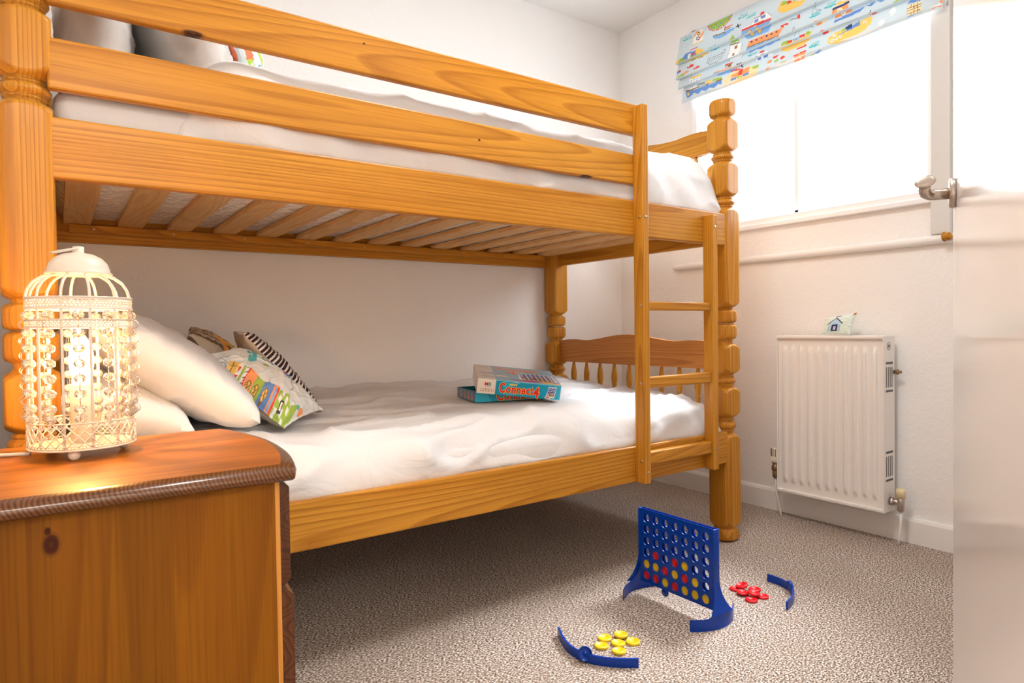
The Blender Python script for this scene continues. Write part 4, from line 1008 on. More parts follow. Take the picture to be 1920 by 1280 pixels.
def game_tray_art(cv, x0, y0, w, h, sk=0):
    q = lambda u, v: (x0 + u * w + sk * v, y0 + v * h)
    cv.poly([q(-.1, -.08), q(1.08, -.08), q(1.05, 1.05), q(-.02, 1.05)], (.75, .82, .88)); cv.poly([q(0, 0), q(1, 0), q(1, 1), q(0, 1)], (.03, .06, .32))
    random.seed(3)
    for i in range(7):
        for j in range(6):
            c = (.72, .78, .84) if j > 2 else random.choice([(.72, .78, .84), YEL, RED, YEL])
            a, b = q((i + .5) / 7, (j + .5) / 6); cv.ell(a, b, w / 7 * .33, h / 6 * .34, c)
# tray (box base)
W, Dp, Hb = .270, .195, .037
A = V((1.122, 1.812, .537)); aa = V((.975, -.222, 0)).normalized(); bb_ = V((-aa.y, aa.x, 0)); up = V((0, 0, 1))
cm = CM()
cv = side_art(27, 3.7)
f = frame_fn(A, aa, up, W, Hb); cm.grid(f, 270, 37, lambda u, v: cv.at(u * 27, v * 3.7))
word(cm, f, -bb_, 27, 3.7, 7.6, 16, .3)
cvs = Canvas(19.5, 3.7, (.10, .22, .34), 12); cvs.rect(0, 2.6, 19.5, 3.7, (.02, .16, .26))
for k in range(4):
    x = 2.2 + k * 3.9; cvs.poly([(x, .5), (x + 2.4, .5), (x + 2.4, 3.3), (x, 3.3)], (.18, .22, .36)); cvs.ell(x + 1.2, 1.1, .9, .7, (.65, .28, .2)); cvs.rect(x + .7, 1.2, x + 1.5, 2.6, (.55, .2, .15))
f = frame_fn(A + bb_ * Dp, -bb_, up, Dp, Hb); cm.grid(f, 120, 30, lambda u, v: cvs.at((1 - u) * 19.5, v * 3.7))
f = frame_fn(A + aa * W, bb_, up, Dp, Hb); cm.grid(f, 2, 2, lambda u, v: TEAL)
f = frame_fn(A + bb_ * Dp + aa * W, -aa, up, W, Hb); cm.grid(f, 2, 2, lambda u, v: TEAL)
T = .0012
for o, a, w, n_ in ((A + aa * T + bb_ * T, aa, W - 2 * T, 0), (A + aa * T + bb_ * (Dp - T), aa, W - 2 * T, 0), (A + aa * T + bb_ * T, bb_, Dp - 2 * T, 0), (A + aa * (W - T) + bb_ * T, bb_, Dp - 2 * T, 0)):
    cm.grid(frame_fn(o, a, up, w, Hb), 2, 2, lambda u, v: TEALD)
for o, a, b, w, h in ((A + up * Hb, aa, bb_, W, T), (A + up * Hb + bb_ * (Dp - T), aa, bb_, W, T), (A + up * Hb, aa, bb_, T, Dp), (A + up * Hb + aa * (W - T), aa, bb_, T, Dp)):
    cm.grid(frame_fn(o, a, b, w, h), 1, 1, lambda u, v: (.55, .55, .5))
cm.grid(frame_fn(A + up * .001, aa, bb_, W, Dp), 1, 1, lambda u, v: (.45, .35, .25)); cm.grid(frame_fn(A, aa, bb_, W, Dp), 1, 1, lambda u, v: (.45, .35, .25))
tag(cm.build('open_game_box', card_print, smooth=False, loc=A), 'open teal cardboard bottom half of the board game box, under the tilted lid', 'box')
# lid
L0 = V((1.118, 1.797, .571)); R0 = V((1.366, 1.672, .5385)); la = (R0 - L0); W = la.length; la.normalize()
lb = V((.50, .845, .165)).normalized(); lb = (lb - la * lb.dot(la)).normalized(); lu = la.cross(lb).normalized(); Dp, Hl = .205, .050
cm = CM(); Wc = W * 100
cv = side_art(Wc, 5.0); cv.rect(0, 0, 6.0, 5.0, (.80, .72, .62))
cv.poly([(7, 5), (14, 4.4), (13, 5)], (.35, .55, .7)); cv.rect(6, 4.75, Wc, 5, (.25, .55, .72))
for k, x in enumerate((1.2, 2.1, 3.0, 3.9, 4.8)): cv.line([(x, .8), (x + .7, .8), (x + .75, 1.7), (x + .1, 1.7), (x, .8)], .12, (.3, .2, .15) if k % 2 else (.55, .15, .1))
game_tray_art(cv, Wc - 4.6, .7, 2.5, 3.4, .5); cv.poly([(Wc - 5.3, .4), (Wc - 3.9, 1.3), (Wc - 3.2, .1), (Wc - 4.4, .1)], (.8, .8, .7)); cv.poly([(Wc - 4.9, .5), (Wc - 4.0, 1.0), (Wc - 3.6, .2)], RED)
f = frame_fn(L0, la, lu, W, Hl); cm.grid(f, 340, 60, lambda u, v: cv.at(u * Wc, v * 5.0))
word(cm, f, -lb, Wc, 5.0, 7.3, 13.6, .85)
put_text(cm, f, 'NEW', 10.6, 3.35, .85, YEL, wid=2.6, bold=.03, nrm=-lb, W=Wc, H=5.0)
put_text(cm, f, 'M', 2.35, 2.75, 1.15, RED, wid=1.15, bold=.03, nrm=-lb, W=Wc, H=5.0); put_text(cm, f, 'B', 3.65, 2.75, 1.15, (.0, .30, .42), wid=.85, bold=.03, nrm=-lb, W=Wc, H=5.0)
put_text(cm, f, 'GAMES', 2.4, 2.25, .28, (.2, .2, .2), wid=2.0, nrm=-lb, W=Wc, H=5.0)
# top
Dc = Dp * 100
ct = Canvas(Wc, Dc, (.22, .45, .62), 9)
for i in range(26): ct.line([(6, 1 + i * .9), (Wc, -3 + i * .9)], .35, (.38, .58, .72) if i % 2 else (.30, .50, .66))
ct.rect(0, 0, 6, Dc, (.72, .66, .60)); ct.poly([(1.5, 3), (5.5, 3), (6.8, 4.4), (4.2, 4.8), (1.6, 4.4)], (.5, .5, .52)); ct.poly([(1, 8), (5, 7.5), (9, 9), (5, 10), (1.4, 9.6)], (.45, .45, .5)); ct.line([(1.5, 17.8), (4.5, 17.8)], .8, (.35, .35, .35)); ct.ell(8.5, 6, 2.2, 1.1, (.85, .62, .45))
game_tray_art(ct, 15.3, 3.5, 11.2, 8.6, -.3)
ct.poly([(10.5, 3.2), (Wc, 3.2), (Wc, 0.2), (13, .6)], (.30, .20, .45)); ct.poly([(15, 2.4), (19, 2.8), (19, 1.2), (15, 1.0)], RED); ct.poly([(20, 2.2), (Wc, 1.8), (Wc, .7), (22, .8)], YEL)
f = frame_fn(L0 + lu * Hl, la, lb, W, Dp); cm.grid(f, 240, 170, lambda u, v: ct.at(u * Wc, v * Dc))
parts = [('C', 7, 2.8, 4.0), ('o', 9.8, 2.4, 3.0), ('n', 12.2, 2.2, 3), ('n', 14.5, 2.2, 3), ('e', 16.8, 2.2, 3), ('c', 19, 2.1, 3), ('t', 21.1, 1.6, 3.8)]
for col, bold, lift, g in (((.9, .7, .35), .055, .0003, .5), ((.80, .22, .16), .03, .0006, 0)):
    for ch, x, w_, h_ in parts: put_text(cm, f, ch, x - g / 2, 14.6 - g / 2, h_ + g, col, wid=w_ + g, bold=bold, lift=lift, nrm=lu, W=Wc, H=Dc)
    put_text(cm, f, '4', 10 - g / 2, 9.6 - g / 2, 4.2 + g, col, wid=4.5 + g, bold=bold, lift=lift, nrm=lu, W=Wc, H=Dc)
cm.grid(frame_fn(L0 + lb * Dp, -lb, lu, Dp, Hl), 2, 2, lambda u, v: (.72, .66, .60)); cm.grid(frame_fn(R0, lb, lu, Dp, Hl), 2, 2, lambda u, v: TEAL); cm.grid(frame_fn(R0 + lb * Dp, -la, lu, W, Hl), 2, 2, lambda u, v: TEAL)
for o, a, w in ((L0 + lb * T, la, W), (L0 + lb * (Dp - T), la, W), (L0 + la * T, lb, Dp), (R0 - la * T, lb, Dp)): cm.grid(frame_fn(o, a, lu, w, Hl - T), 1, 1, lambda u, v: (.5, .42, .34))
cm.grid(frame_fn(L0 + lu * (Hl - T), la, lb, W, Dp), 1, 1, lambda u, v: (.5, .42, .34))
tag(cm.build('tilted_game_box', card_print, smooth=False, loc=L0), 'blue board game lid with red and yellow lettering, tilted on its box bottom', 'box lid')

# ================================================================== BEDSIDE CHEST AND LAMP
chest = thing('bedside_chest', 'orange pine bedside chest with a dark moulded top edge, standing in front of the bunk', 'chest of drawers', (-.02, 1.1, 0))
CX0, CY0, CY1, CT = -.30, .905, 1.295, .60
def top_outline(inset):
    P = [(CX0 - .01 + inset * .3, CY1 + .012 - inset * .3)]
    k = 14
    for i in range(k + 1):       # bowed front edge from back to front
        u = i / k; y = CY1 + .012 - inset * .3 - (CY1 + .012 - (CY0 - .022) - 1.3 * inset) * u
        x = .262 + .034 * sin(pi * min(1, u * 1.0)) ** .8 * 1 - .004 - inset
        P.append((x, y))
    P.append((CX0 - .01 + inset * .3, CY0 - .022 + inset))
    return P
bm = bmesh.new()
layers = [(.010, .5785), (.003, .5785), (.0, .581), (-.001, .587), (.001, .593), (.006, .5975), (.013, .5995), (.016, .600)]
R = [[bm.verts.new((x, y, z)) for x, y in top_outline(i)] for i, z in layers]
for a, b in zip(R, R[1:]):
    for i in range(len(a)): bm.faces.new((a[i], a[(i + 1) % len(a)], b[(i + 1) % len(a)], b[i]))
bm.faces.new(R[0][::-1])
bmesh.ops.recalc_face_normals(bm, faces=bm.faces)
ed = obj('moulded_edge', bm, chest_edge, chest, smooth=50, label='dark brown rounded edge of the chest top')
bm = bmesh.new(); Pt = top_outline(.016)
a = [bm.verts.new((x, y, .6)) for x, y in Pt]; b = [bm.verts.new((x, y, .5999)) for x, y in Pt]
bm.faces.new(a); bm.faces.new(b[::-1])
for i in range(len(a)): bm.faces.new((a[i], b[i], b[(i + 1) % len(a)], a[(i + 1) % len(a)]))
bmesh.ops.recalc_face_normals(bm, faces=bm.faces)
obj('top', bm, chest_top_m, chest)
def _side(lo, hi, **k): return box(lo, hi, **k)
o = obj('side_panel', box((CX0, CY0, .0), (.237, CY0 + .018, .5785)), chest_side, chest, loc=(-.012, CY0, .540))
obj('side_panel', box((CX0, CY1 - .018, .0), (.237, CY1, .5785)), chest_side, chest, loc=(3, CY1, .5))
obj('back_panel', box((CX0, CY0 + .018, .0), (CX0 + .012, CY1 - .018, .5785)), chest_side, chest)
strip_m = wood('chest_strip', 2, (.72, .36, .09), (.62, .28, .06), (.40, .14, .02))
obj('front_frame', box((.237, CY0 + .001, 0), (.2435, CY1 - .001, .5785)), strip_m, chest, label='paler strip along the front of the chest side')
def drawer(z0, z1, xo):
    bm = bmesh.new(); n = 10; A_ = []
    d = .004
    for (z, s) in ((z0, .008), (z0 + .008, 0), (z1 - .008, 0), (z1, .008)):
        A_.append([bm.verts.new((xo + .012 * sin(pi * i / n) - s, CY0 + .008 + (CY1 - CY0 - .016) * i / n, z)) for i in range(n + 1)])
    B_ = [[bm.verts.new((.2437, CY0 + .008 + (CY1 - CY0 - .016) * i / n, z)) for i in range(n + 1)] for z in (z0, z1)]
    for a, b in zip(A_, A_[1:]):
        for i in range(n): bm.faces.new((a[i], a[i + 1], b[i + 1], b[i]))
    for i in range(n):
        bm.faces.new((A_[0][i], B_[0][i], B_[0][i + 1], A_[0][i + 1])); bm.faces.new((A_[-1][i], A_[-1][i + 1], B_[1][i + 1], B_[1][i])); bm.faces.new((B_[0][i], B_[1][i], B_[1][i + 1], B_[0][i + 1]))
    for i in (0, n): bm.faces.new([A_[0][i], A_[1][i], A_[2][i], A_[3][i], B_[1][i], B_[0][i]])
    bmesh.ops.recalc_face_normals(bm, faces=bm.faces)
    dr = obj('drawer', bm, drawer_m, chest, smooth=30)
    obj('knob', lathe(bmesh.new(), [(.006, 0), (.007, .008), (.014, .014), (.015, .02), (.010, .026), (.002, .028)], (xo + .0115, (CY0 + CY1) / 2, (z0 + z1) / 2), 20, (1, 0, 0)), drawer_m, dr, smooth=True)
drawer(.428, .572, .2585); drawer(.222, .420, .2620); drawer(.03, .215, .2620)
obj('inner_shell', box((CX0 + .012, CY0 + .018, .02), (.236, CY1 - .018, .57)), dark_m, chest)

# lamp
LC = V((.0275, 1.165, .6)); LR = .0655
lamp = thing('birdcage_lamp', 'lit cream metal birdcage table lamp hung with crystal beads on the bedside chest', 'table lamp', LC)
def ringz(bm, z, r, t): tube(bm, [LC + V((r * cos(a), r * sin(a), z)) for a in [2 * pi * i / 48 for i in range(48)]], t, 6, closed=True)
for k in range(3):
    a = -pi / 2 - .23 + k * 2 * pi / 3
    bm = bmesh.new(); ball(bm, LC + V((.055 * cos(a), .055 * sin(a), .0078)), .0078, 16, 12); obj('foot', bm, cream, lamp, smooth=60)
# pierced lattice gallery round the base
bm = bmesh.new(); z0, z1 = .0155, .0535
for z, t in ((z0, .0012), (z0 + .006, .0007), (z1 - .005, .0007), (z1, .0012)): ringz(bm, z, LR + .0028, t)
NB = 30
for s in (1, -1):
    for k in range(NB):
        pts = []
        for i in range(7):
            q = i / 6; a = 2 * pi * (k + s * q * 2.0) / NB; pts.append(LC + V(((LR + .0028) * cos(a), (LR + .0028) * sin(a), z0 + .004 + (z1 - z0 - .007) * q)))
        tube(bm, pts, .0009, 4)
for k in range(NB):
    for row, rr in ((.5, .0026), (0.02, .0022), (.98, .0022)):
        a = 2 * pi * (k + .5 * (row != .5)) / NB; u = V((-sin(a), cos(a), 0)); c = LC + V(((LR + .003) * cos(a), (LR + .003) * sin(a), z0 + .004 + (z1 - z0 - .008) * row))
        tube(bm, [c + u * (rr * cos(b)) + V((0, 0, rr * sin(b))) for b in [2 * pi * j / 8 for j in range(8)]], .0007, 4, closed=True)
obj('gallery_band', bm, cream, lamp, smooth=60, label='pierced cream metal band around the lamp base')
bm = lathe(bmesh.new(), [(.001, .0165), (LR + .001, .0165), (LR + .001, .0185), (.001, .0185)], LC, 40, caps=False); obj('base_plate', bm, cream, lamp)
# perforated bands
def perf(z0, z1):
    bm = bmesh.new(); nu, nv = 336, 9; rings = [[bm.verts.new(LC + V(((LR + .002) * cos(2 * pi * i / nu), (LR + .002) * sin(2 * pi * i / nu), z0 + (z1 - z0) * j / nv))) for j in range(nv + 1)] for i in range(nu)]
    for i in range(nu):
        for j in range(nv):
            row = j // 2; hole = j % 2 == 0 and 0 < j < nv - 1 and (i + (2 if row % 2 else 0)) % 4 in (0, 1)
            hole = hole or (j % 2 == 1 and 0 < j < nv - 1 and 0)
            if not hole: bm.faces.new((rings[i][j], rings[(i + 1) % nu][j], rings[(i + 1) % nu][j + 1], rings[i][j + 1]))
    ringz(bm, z0, LR + .002, .0013); ringz(bm, z1, LR + .002, .0013)
    obj('perforated_band', bm, cream, lamp)
perf(.2175, .2335); perf(.1905, .2015)
NBAR = 12
for k in range(NBAR):
    a = 2 * pi * (k + .3) / NBAR; c, s = cos(a), sin(a)
    pts = [(LR, .0185), (LR, .10), (LR, .20), (LR + .0005, .236), (LR - .002, .246), (LR - .009, .257), (LR - .020, .265), (LR - .032, .2695), (.024, .2715)]
    bm = tube(bmesh.new(), [LC + V((r * c, r * s, z)) for r, z in pts], .0021, 6); obj('cage_bar', bm, cream, lamp, smooth=60)
bm = lathe(bmesh.new(), [(.030, .268), (.0455 - .003, .2685), (.0435, .271), (.0405, .2735), (.0400, .277), (.037, .286), (.030, .294), (.020, .2995), (.008, .302), (.0075, .303), (.0075, .311), (.001, .312)], LC, 40)
cap = obj('cap', bm, cream, lamp, smooth=True)
tube_pts = [LC + V((-.004 - .014 + .016 * cos(t) , -.008 + .010 * sin(t), .3035 + .004 * cos(t))) for t in [2 * pi * i / 24 for i in range(24)]]
obj('hanging_ring', tube(bmesh.new(), tube_pts, .0012, 6, closed=True), cream, cap, smooth=60)
obj('candle_tube', lathe(bmesh.new(), [(.0155, .0185), (.0155, .105), (.012, .107), (.004, .107)], LC, 28), plastic_w, lamp, smooth=True)
bulb_m = emit('lit_bulb', (1, .50, .16), BULB_W)
obj('bulb', lathe(bmesh.new(), [(.008, .107), (.010, .112), (.0145, .125), (.0165, .140), (.0145, .157), (.009, .172), (.003, .182), (.0005, .186)], LC, 24), bulb_m, lamp, smooth=True)
NS = 11
for k in range(NS):
    a = 2 * pi * (k + .15) / NS; c, s = cos(a), sin(a); r = LR + .0005
    bm = bmesh.new()
    zs = [.2085 - .0005] + [.182 - i * .0215 for i in range(6)] + [.061]
    for z in zs:
        t_ = bmesh.new(); bmesh.ops.create_icosphere(t_, subdivisions=2, radius=.0080)
        for v in t_.verts: v.co = LC + V((v.co.x + r * c, v.co.y + r * s, v.co.z * .88 + z))
        merge(bm, t_)
    st = obj('bead_strand', bm, crystal, lamp)
    bm = bmesh.new()
    for z in [.195] + [.1712 - i * .0215 for i in range(6)]:
        cc = LC + V(((r + .004) * c, (r + .004) * s, z)); u = V((-s, c, 0))
        tube(bm, [cc + V((c, s, 0)) * (.0065 * cos(b)) + V((0, 0, .0065 * sin(b))) for b in [2 * pi * j / 12 for j in range(12)]], .0006, 4, closed=True)
    obj('link_rings', bm, chrome, st)
obj('power_cord', tube(bmesh.new(), [(-.038, 1.19, .6045), (-.06, 1.205, .6035), (-.10, 1.225, .603), (-.16, 1.25, .603), (-.24, 1.28, .603), (-.316, 1.29, .6035), (-.325, 1.29, .585), (-.325, 1.29, .4), (-.325, 1.29, .05)], .0028, 8), cream, lamp, smooth=60)

# ================================================================== RADIATOR
rad = thing('radiator', 'white convector radiator on the wall below the window', 'radiator', (2.44, 1.3, .11))
RX, RXB, RY0, RY1, RZ0, RZ1 = 2.359, 2.44, 1.098, 1.509, .112, .737
NG = 11
def ridge(y):
    w = (RY1 - RY0 - .03) / NG; q = ((y - RY0 - .015) / w) % 1
    return max(0, min(1, (abs(q - .5) * 2 - .30) / .22))      # 1 = raised land, 0 = recessed channel... smooth
def panel(u, v):
    y = RY0 + .004 + (RY1 - RY0 - .008) * u; z = RZ0 + .012 + (RZ1 - RZ0 - .022) * v
    my = min(1, max(0, (min(y - RY0, RY1 - y) - .012) / .006))
    mz = min(1, max(0, (min(z - RZ0, RZ1 - z) - .040) / .020))
    d = .011 * (1 - ridge(y)) * my * mz
    e = .004 if min(y - RY0, RY1 - y) < .008 or min(z - RZ0, RZ1 - z) < .014 else 0
    return V((RX + .0078 - d * .85, y, z))
bm = bmesh.new(); grid(bm, panel, 230, 90); bmesh.ops.recalc_face_normals(bm, faces=bm.faces)
fp = obj('front_panel', bm, rad_m, rad, smooth=60)
bm = box((RX + .0082, RY0 + .004, RZ0 + .012), (RX + .02, RY1 - .004, RZ1 - .006)); bx(bm, (RXB - .012, RY0 + .004, RZ0 + .012), (RXB - .002, RY1 - .004, RZ1 - .006)); obj('water_panel', bm, rad_m, rad)
bm = bmesh.new(); bx(bm, (RX - .002, RY0 - .0, RZ1 - .012), (RXB, RY1, RZ1), .003); obj('top_grille', bm, rad_m, rad)
bm = bmesh.new(); bx(bm, (RX - .002, RY0 + .001, RZ0 + .0), (RX + .012, RY1 - .001, RZ0 + .012), .003); obj('bottom_flange', bm, rad_m, rad)
for y0, y1 in ((RY0 - .0005, RY0 + .003), (RY1 - .003, RY1 + .0005)):
    s = obj('side_panel', box((RX - .001, y0, RZ0), (RXB, y1, RZ1 - .001), .001), rad_m, rad)
    if y0 < RY0:
        for zc in (.588, .272):
            bm = bmesh.new()
            for k in range(4): bx(bm, (RX + .017 + k * .0135, y0 - .0006, zc - .034), (RX + .022 + k * .0135, y0 + .001, zc + .038))
            for dz in (-.047, .052): bx(bm, (RX + .016, y0 - .0006, zc + dz - .004), (RX + .066, y0 + .001, zc + dz + .004))
            obj('vent_slots', bm, grille_m, s)
        bm = lathe(bmesh.new(), [(.0135, 0), (.0135, .0006)], (RX + .037, y0, .700), 24, (0, -1, 0)); m_ = obj('round_badge', bm, grille_m, s)
        obj('badge_ring', lathe(bmesh.new(), [(.0108, 0), (.0108, .0003)], (RX + .037, y0 - .0006, .700), 24, (0, -1, 0)), rad_m, m_)
        obj('badge_centre', lathe(bmesh.new(), [(.0068, 0), (.0068, .0003)], (RX + .037, y0 - .0009, .700), 24, (0, -1, 0)), grille_m, m_)
for z, sgn in ((.62, -1), (.62, 1)):
    obj('bracket', box((RXB, RY0 + .05 if sgn < 0 else RY1 - .08, .5), (XW - .0005, RY0 + .08 if sgn < 0 else RY1 - .05, .6)), rad_m, rad)
bm = lathe(bmesh.new(), [(.007, 0), (.007, .010), (.010, .011), (.010, .016), (.005, .018), (.005, .026)], (2.435, RY0 + .001, .607), 14, (0, -1, 0))
obj('bleed_valve', bm, oldbrass, rad, smooth=True)
# left valve (thermostatic head)
vx, vy = 2.405, 1.545
bm = lathe(bmesh.new(), [(.004, .212), (.016, .214), (.0185, .222), (.0185, .232), (.0165, .234), (.0165, .268), (.014, .274), (.003, .275)], (vx, vy, 0), 24)
tv = obj('thermostatic_head', bm, plastic_w, rad, smooth=True)
bm = bmesh.new()
for k in range(12):
    a = 2 * pi * k / 12; bx(bm, (vx + .0166 * cos(a) - .0012, vy + .0166 * sin(a) - .0012, .240), (vx + .0166 * cos(a) + .0012, vy + .0166 * sin(a) + .0012, .272))
obj('grip_slots', bm, grille_m, tv)
bm = lathe(bmesh.new(), [(.006, .150), (.010, .152), (.0125, .158), (.0125, .178), (.010, .180), (.0155, .183), (.0155, .200), (.012, .203), (.012, .213)], (vx, vy, 0), 12)
tube(bm, [(vx, vy, .170), (vx, RY1 - .0, .170)], .008, 10); obj('valve_body', bm, oldbrass, rad, smooth=40)
obj('supply_pipe', tube(bmesh.new(), [(vx, vy, .152), (vx, vy - .001, .10), (vx + .004, vy - .010, .05), (vx + .006, vy - .016, .015), (vx + .006, vy - .02, -.002)], .0042, 10), gloss_m, rad, smooth=60)
# right valve (lockshield)
vx, vy = 2.405, 1.062
bm = tube(bmesh.new(), [(vx, RY0 - .0005, .150), (vx, vy, .150)], .010, 12); lathe(bm, [(.0155, 0), (.0155, .012)], (vx, RY0 - .002, .150), 8, (0, -1, 0)); lathe(bm, [(.007, .118), (.012, .122), (.012, .165), (.009, .170)], (vx, vy, 0), 12)
obj('valve_body', bm, chrome, rad, smooth=40)
obj('lockshield_cap', lathe(bmesh.new(), [(.010, .168), (.0145, .169), (.0155, .190), (.0145, .1985), (.002, .200)], (vx, vy, 0), 20), plastic_y, rad, smooth=True)
obj('supply_pipe', tube(bmesh.new(), [(vx, vy, .119), (vx, vy + .001, .08), (vx - .002, vy + .005, .03), (vx - .002, vy + .008, -.002)], .0048, 10), gloss_m, rad, smooth=60)

# little house cushion
cvH = Canvas(100, 70, (.70, .80, .72), 3)
cvH.poly([(24, 8), (66, 8), (66, 40), (45, 58), (24, 40)], (.48, .66, .78)); cvH.line([(18, 36), (45, 60), (72, 36)], 3.2, (.03, .05, .12)); cvH.line([(26, 36), (26, 8)], 1.6, (.03, .05, .12)); cvH.line([(66, 36), (66, 8)], 1.6, (.03, .05, .12))
cvH.rect(36, 8, 58, 33, (.02, .04, .14)); cvH.rect(44, 12, 52, 26, (.75, .8, .82)); cvH.line([(48, 12), (48, 26)], 1.2, (.5, .08, .08)); cvH.rect(40, 64, 58, 69, (.05, .06, .15)); cvH.line([(2, 60), (14, 66)], 1.4, (.4, .1, .1)); cvH.rect(93, 62, 100, 70, (.55, .2, .1))
cm = CM(); cc = [(2.388, 1.340, .741), (2.392, 1.232, .741), (2.408, 1.212, .822), (2.402, 1.330, .803)]
fn, n_ = cush_fn(cc, .036, 4, -1, pinch=.08, amp=.002); cm.grid(fn, 110, 80, lambda u, v: cvH.at(u * 100, v * 70), flip=True)
fn, n_ = cush_fn(cc, .036, 4, 1, pinch=.08, amp=.002); cm.grid(fn, 30, 30, lambda u, v: (.70, .80, .72))
if n_.x < 0:
    cm = CM(); fn, n_ = cush_fn(cc, .036, 4, 1, pinch=.08, amp=.002); cm.grid(fn, 110, 80, lambda u, v: cvH.at(u * 100, v * 70)); fn, n_ = cush_fn(cc, .036, 4, -1, pinch=.08, amp=.002); cm.grid(fn, 30, 30, lambda u, v: (.70, .80, .72), flip=True)
tag(cm.build('mini_cushion', cloth_print, loc=(2.4, 1.28, .74)), 'tiny pale green cushion printed with a house, on top of the radiator', 'cushion')

# ================================================================== ROMAN BLIND
blind = thing('roman_blind', 'pale blue roman blind printed with boats, lighthouses and fish, pulled up above the window', 'blind', (2.45, 1.5, 2.143))
cvb = Canvas(112, 33, PAL['bg'], 4.6); cvb.art(BLIND_ART)
# cross-section (distance from wall plane x, z) with the visible cloth coordinate
secs = [[(2.440, 2.143, 0), (2.428, 2.08, 6.3), (2.405, 2.012, 13.0)], [(2.428, 2.018, 13.0), (2.416, 1.975, 16.6), (2.405, 1.941, 20.1)], [(2.430, 1.946, 20.1), (2.420, 1.92, 22.2), (2.412, 1.899, 24.4)], [(2.436, 1.905, 24.4), (2.426, 1.86, 28.4), (2.420, 1.823, 32)]]
cmb = CM(); BY0, BY1 = .938, 2.052
for si, sc_ in enumerate(secs):
    nv = 28
    def prof_at(v):
        q = v * 2; i = min(1, int(q)); f_ = q - i; a, b = sc_[i], sc_[i + 1]
        return [a[k] + (b[k] - a[k]) * f_ for k in range(3)]
    off = (.0, .002, -.004, -.022)[si]
    def fn(u, v):
        x, z, c = prof_at(v); return V((x + .0015 * sin(u * 23 + si) * v, BY1 + off - (BY1 + off - BY0) * u, z + .0015 * sin(u * 9 + si * 2) * v))
    def colf(u, v):
        x, z, c = prof_at(v); return cvb.at(.0 + (BY1 + off - (BY1 + off - BY0) * u) * -100 + 205 , c)
    cmb.grid(fn, 480, nv, colf, flip=True)
    if si < 3:       # the fold tucks back under itself
        a = sc_[-1]; b = secs[si + 1][0]
        cmb.grid(lambda u, v: V((a[0] + (b[0] + .004 - a[0]) * v + .0015 * sin(u * 23 + si) * (1 - v), BY1 + off - (BY1 + off - BY0) * u, a[1] + (b[1] + .004 - a[1]) * v - .006 * sin(pi * v) + .0015 * sin(u * 9 + si * 2) * (1 - v))), 60, 6, lambda u, v: PAL['bg'], flip=True)
cmb.build('fabric', blind_print, blind)
obj('head_batten', box((2.441, BY0, 2.118), (XW - .0005, BY1, 2.145), .002), upvc, blind)
obj('bottom_bar', box((2.4225, BY0 + .004, 1.826), (2.4275, BY1 - .03, 1.842), .002), upvc, blind)
cl = thing('cord_cleat', 'small metal cord cleat on the white upright board right of the blind', 'cleat', (2.446, .932, 1.86))
obj('cleat_body', tube(bmesh.new(), [(2.444, .932, 1.835), (2.436, .932, 1.842), (2.440, .932, 1.855), (2.440, .932, 1.875), (2.436, .932, 1.888), (2.444, .932, 1.895)], .0022, 8), chrome, cl, smooth=60)
obj('cord', tube(bmesh.new(), [(2.438, .934, 2.10), (2.437, .933, 2.0), (2.4365, .9315, 1.89), (2.4365, .9325, 1.84)], .0011, 6), upvc, cl)

# ================================================================== THE GAME ON THE FLOOR
gm = thing('game_board', 'upright blue plastic grid game board with round holes standing on the carpet', 'board game', (1.39, 1.195, 0))
GX, PY, PZ = 1.39, .0348, .0333; GY0, GZ0 = 1.303, .2246; GRo = .0122
def plate(x0, x1):
    bm = bmesh.new(); n = 32
    for i in range(7):
        for j in range(6):
            cy, cz = GY0 - i * PY, GZ0 - j * PZ
            L = []
            for x in (x0, x1):
                hole = []; sq = []
                for k in range(n):
                    a = 2 * pi * k / n + pi / 4; c, s = cos(a), sin(a); m = max(abs(c), abs(s))
                    hole.append(bm.verts.new((x, cy + GRo * c, cz + GRo * s))); sq.append(bm.verts.new((x, cy + PY / 2 * c / m, cz + PZ / 2 * s / m)))
                for k in range(n): bm.faces.new((hole[k], hole[(k + 1) % n], sq[(k + 1) % n], sq[k]))
                L.append(hole)
            for k in range(n): bm.faces.new((L[0][k], L[0][(k + 1) % n], L[1][(k + 1) % n], L[1][k]))
            # raised lip round the hole
            xo = x0 if x0 < GX - .001 else x1; sg = -1 if x0 < GX - .001 else 1
            tube(bm, [(xo, cy + (GRo + .0006) * cos(t), cz + (GRo + .0006) * sin(t)) for t in [2 * pi * k / 24 for k in range(24)]], .0008, 6, closed=True)
    y0, y1 = GY0 + PY / 2, GY0 - 6.5 * PY; zt, zb = GZ0 + PZ / 2, GZ0 - 5.5 * PZ
    bx(bm, (x0, y1 - .008, zt), (x1, y0 + .006, .2505)); bx(bm, (x0, y1 - .008, zb - .004), (x1, y0 + .006, zb)); bx(bm, (x0, y0, zb), (x1, y0 + .006, zt)); bx(bm, (x0, y1 - .008, zb), (x1, y1, zt))
    bmesh.ops.remove_doubles(bm, verts=bm.verts, dist=1e-5); bmesh.ops.recalc_face_normals(bm, faces=bm.faces)
    return bm
obj('grid_panel', plate(GX - .0075, GX - .0055), blue, gm, smooth=30); obj('grid_panel', plate(GX + .0055, GX + .0075), blue, gm, smooth=30)
obj('bottom_bar', box((GX - .006, 1.068, .0355), (GX + .006, 1.325, .0375), .001), blue, gm)
bm = lathe(bmesh.new(), [(.0115, -.002), (.0115, .002)], (GX - .002, 1.238, .028), 28, (1, 0, 0)); obj('release_tab', bm, blue, gm, smooth=True)
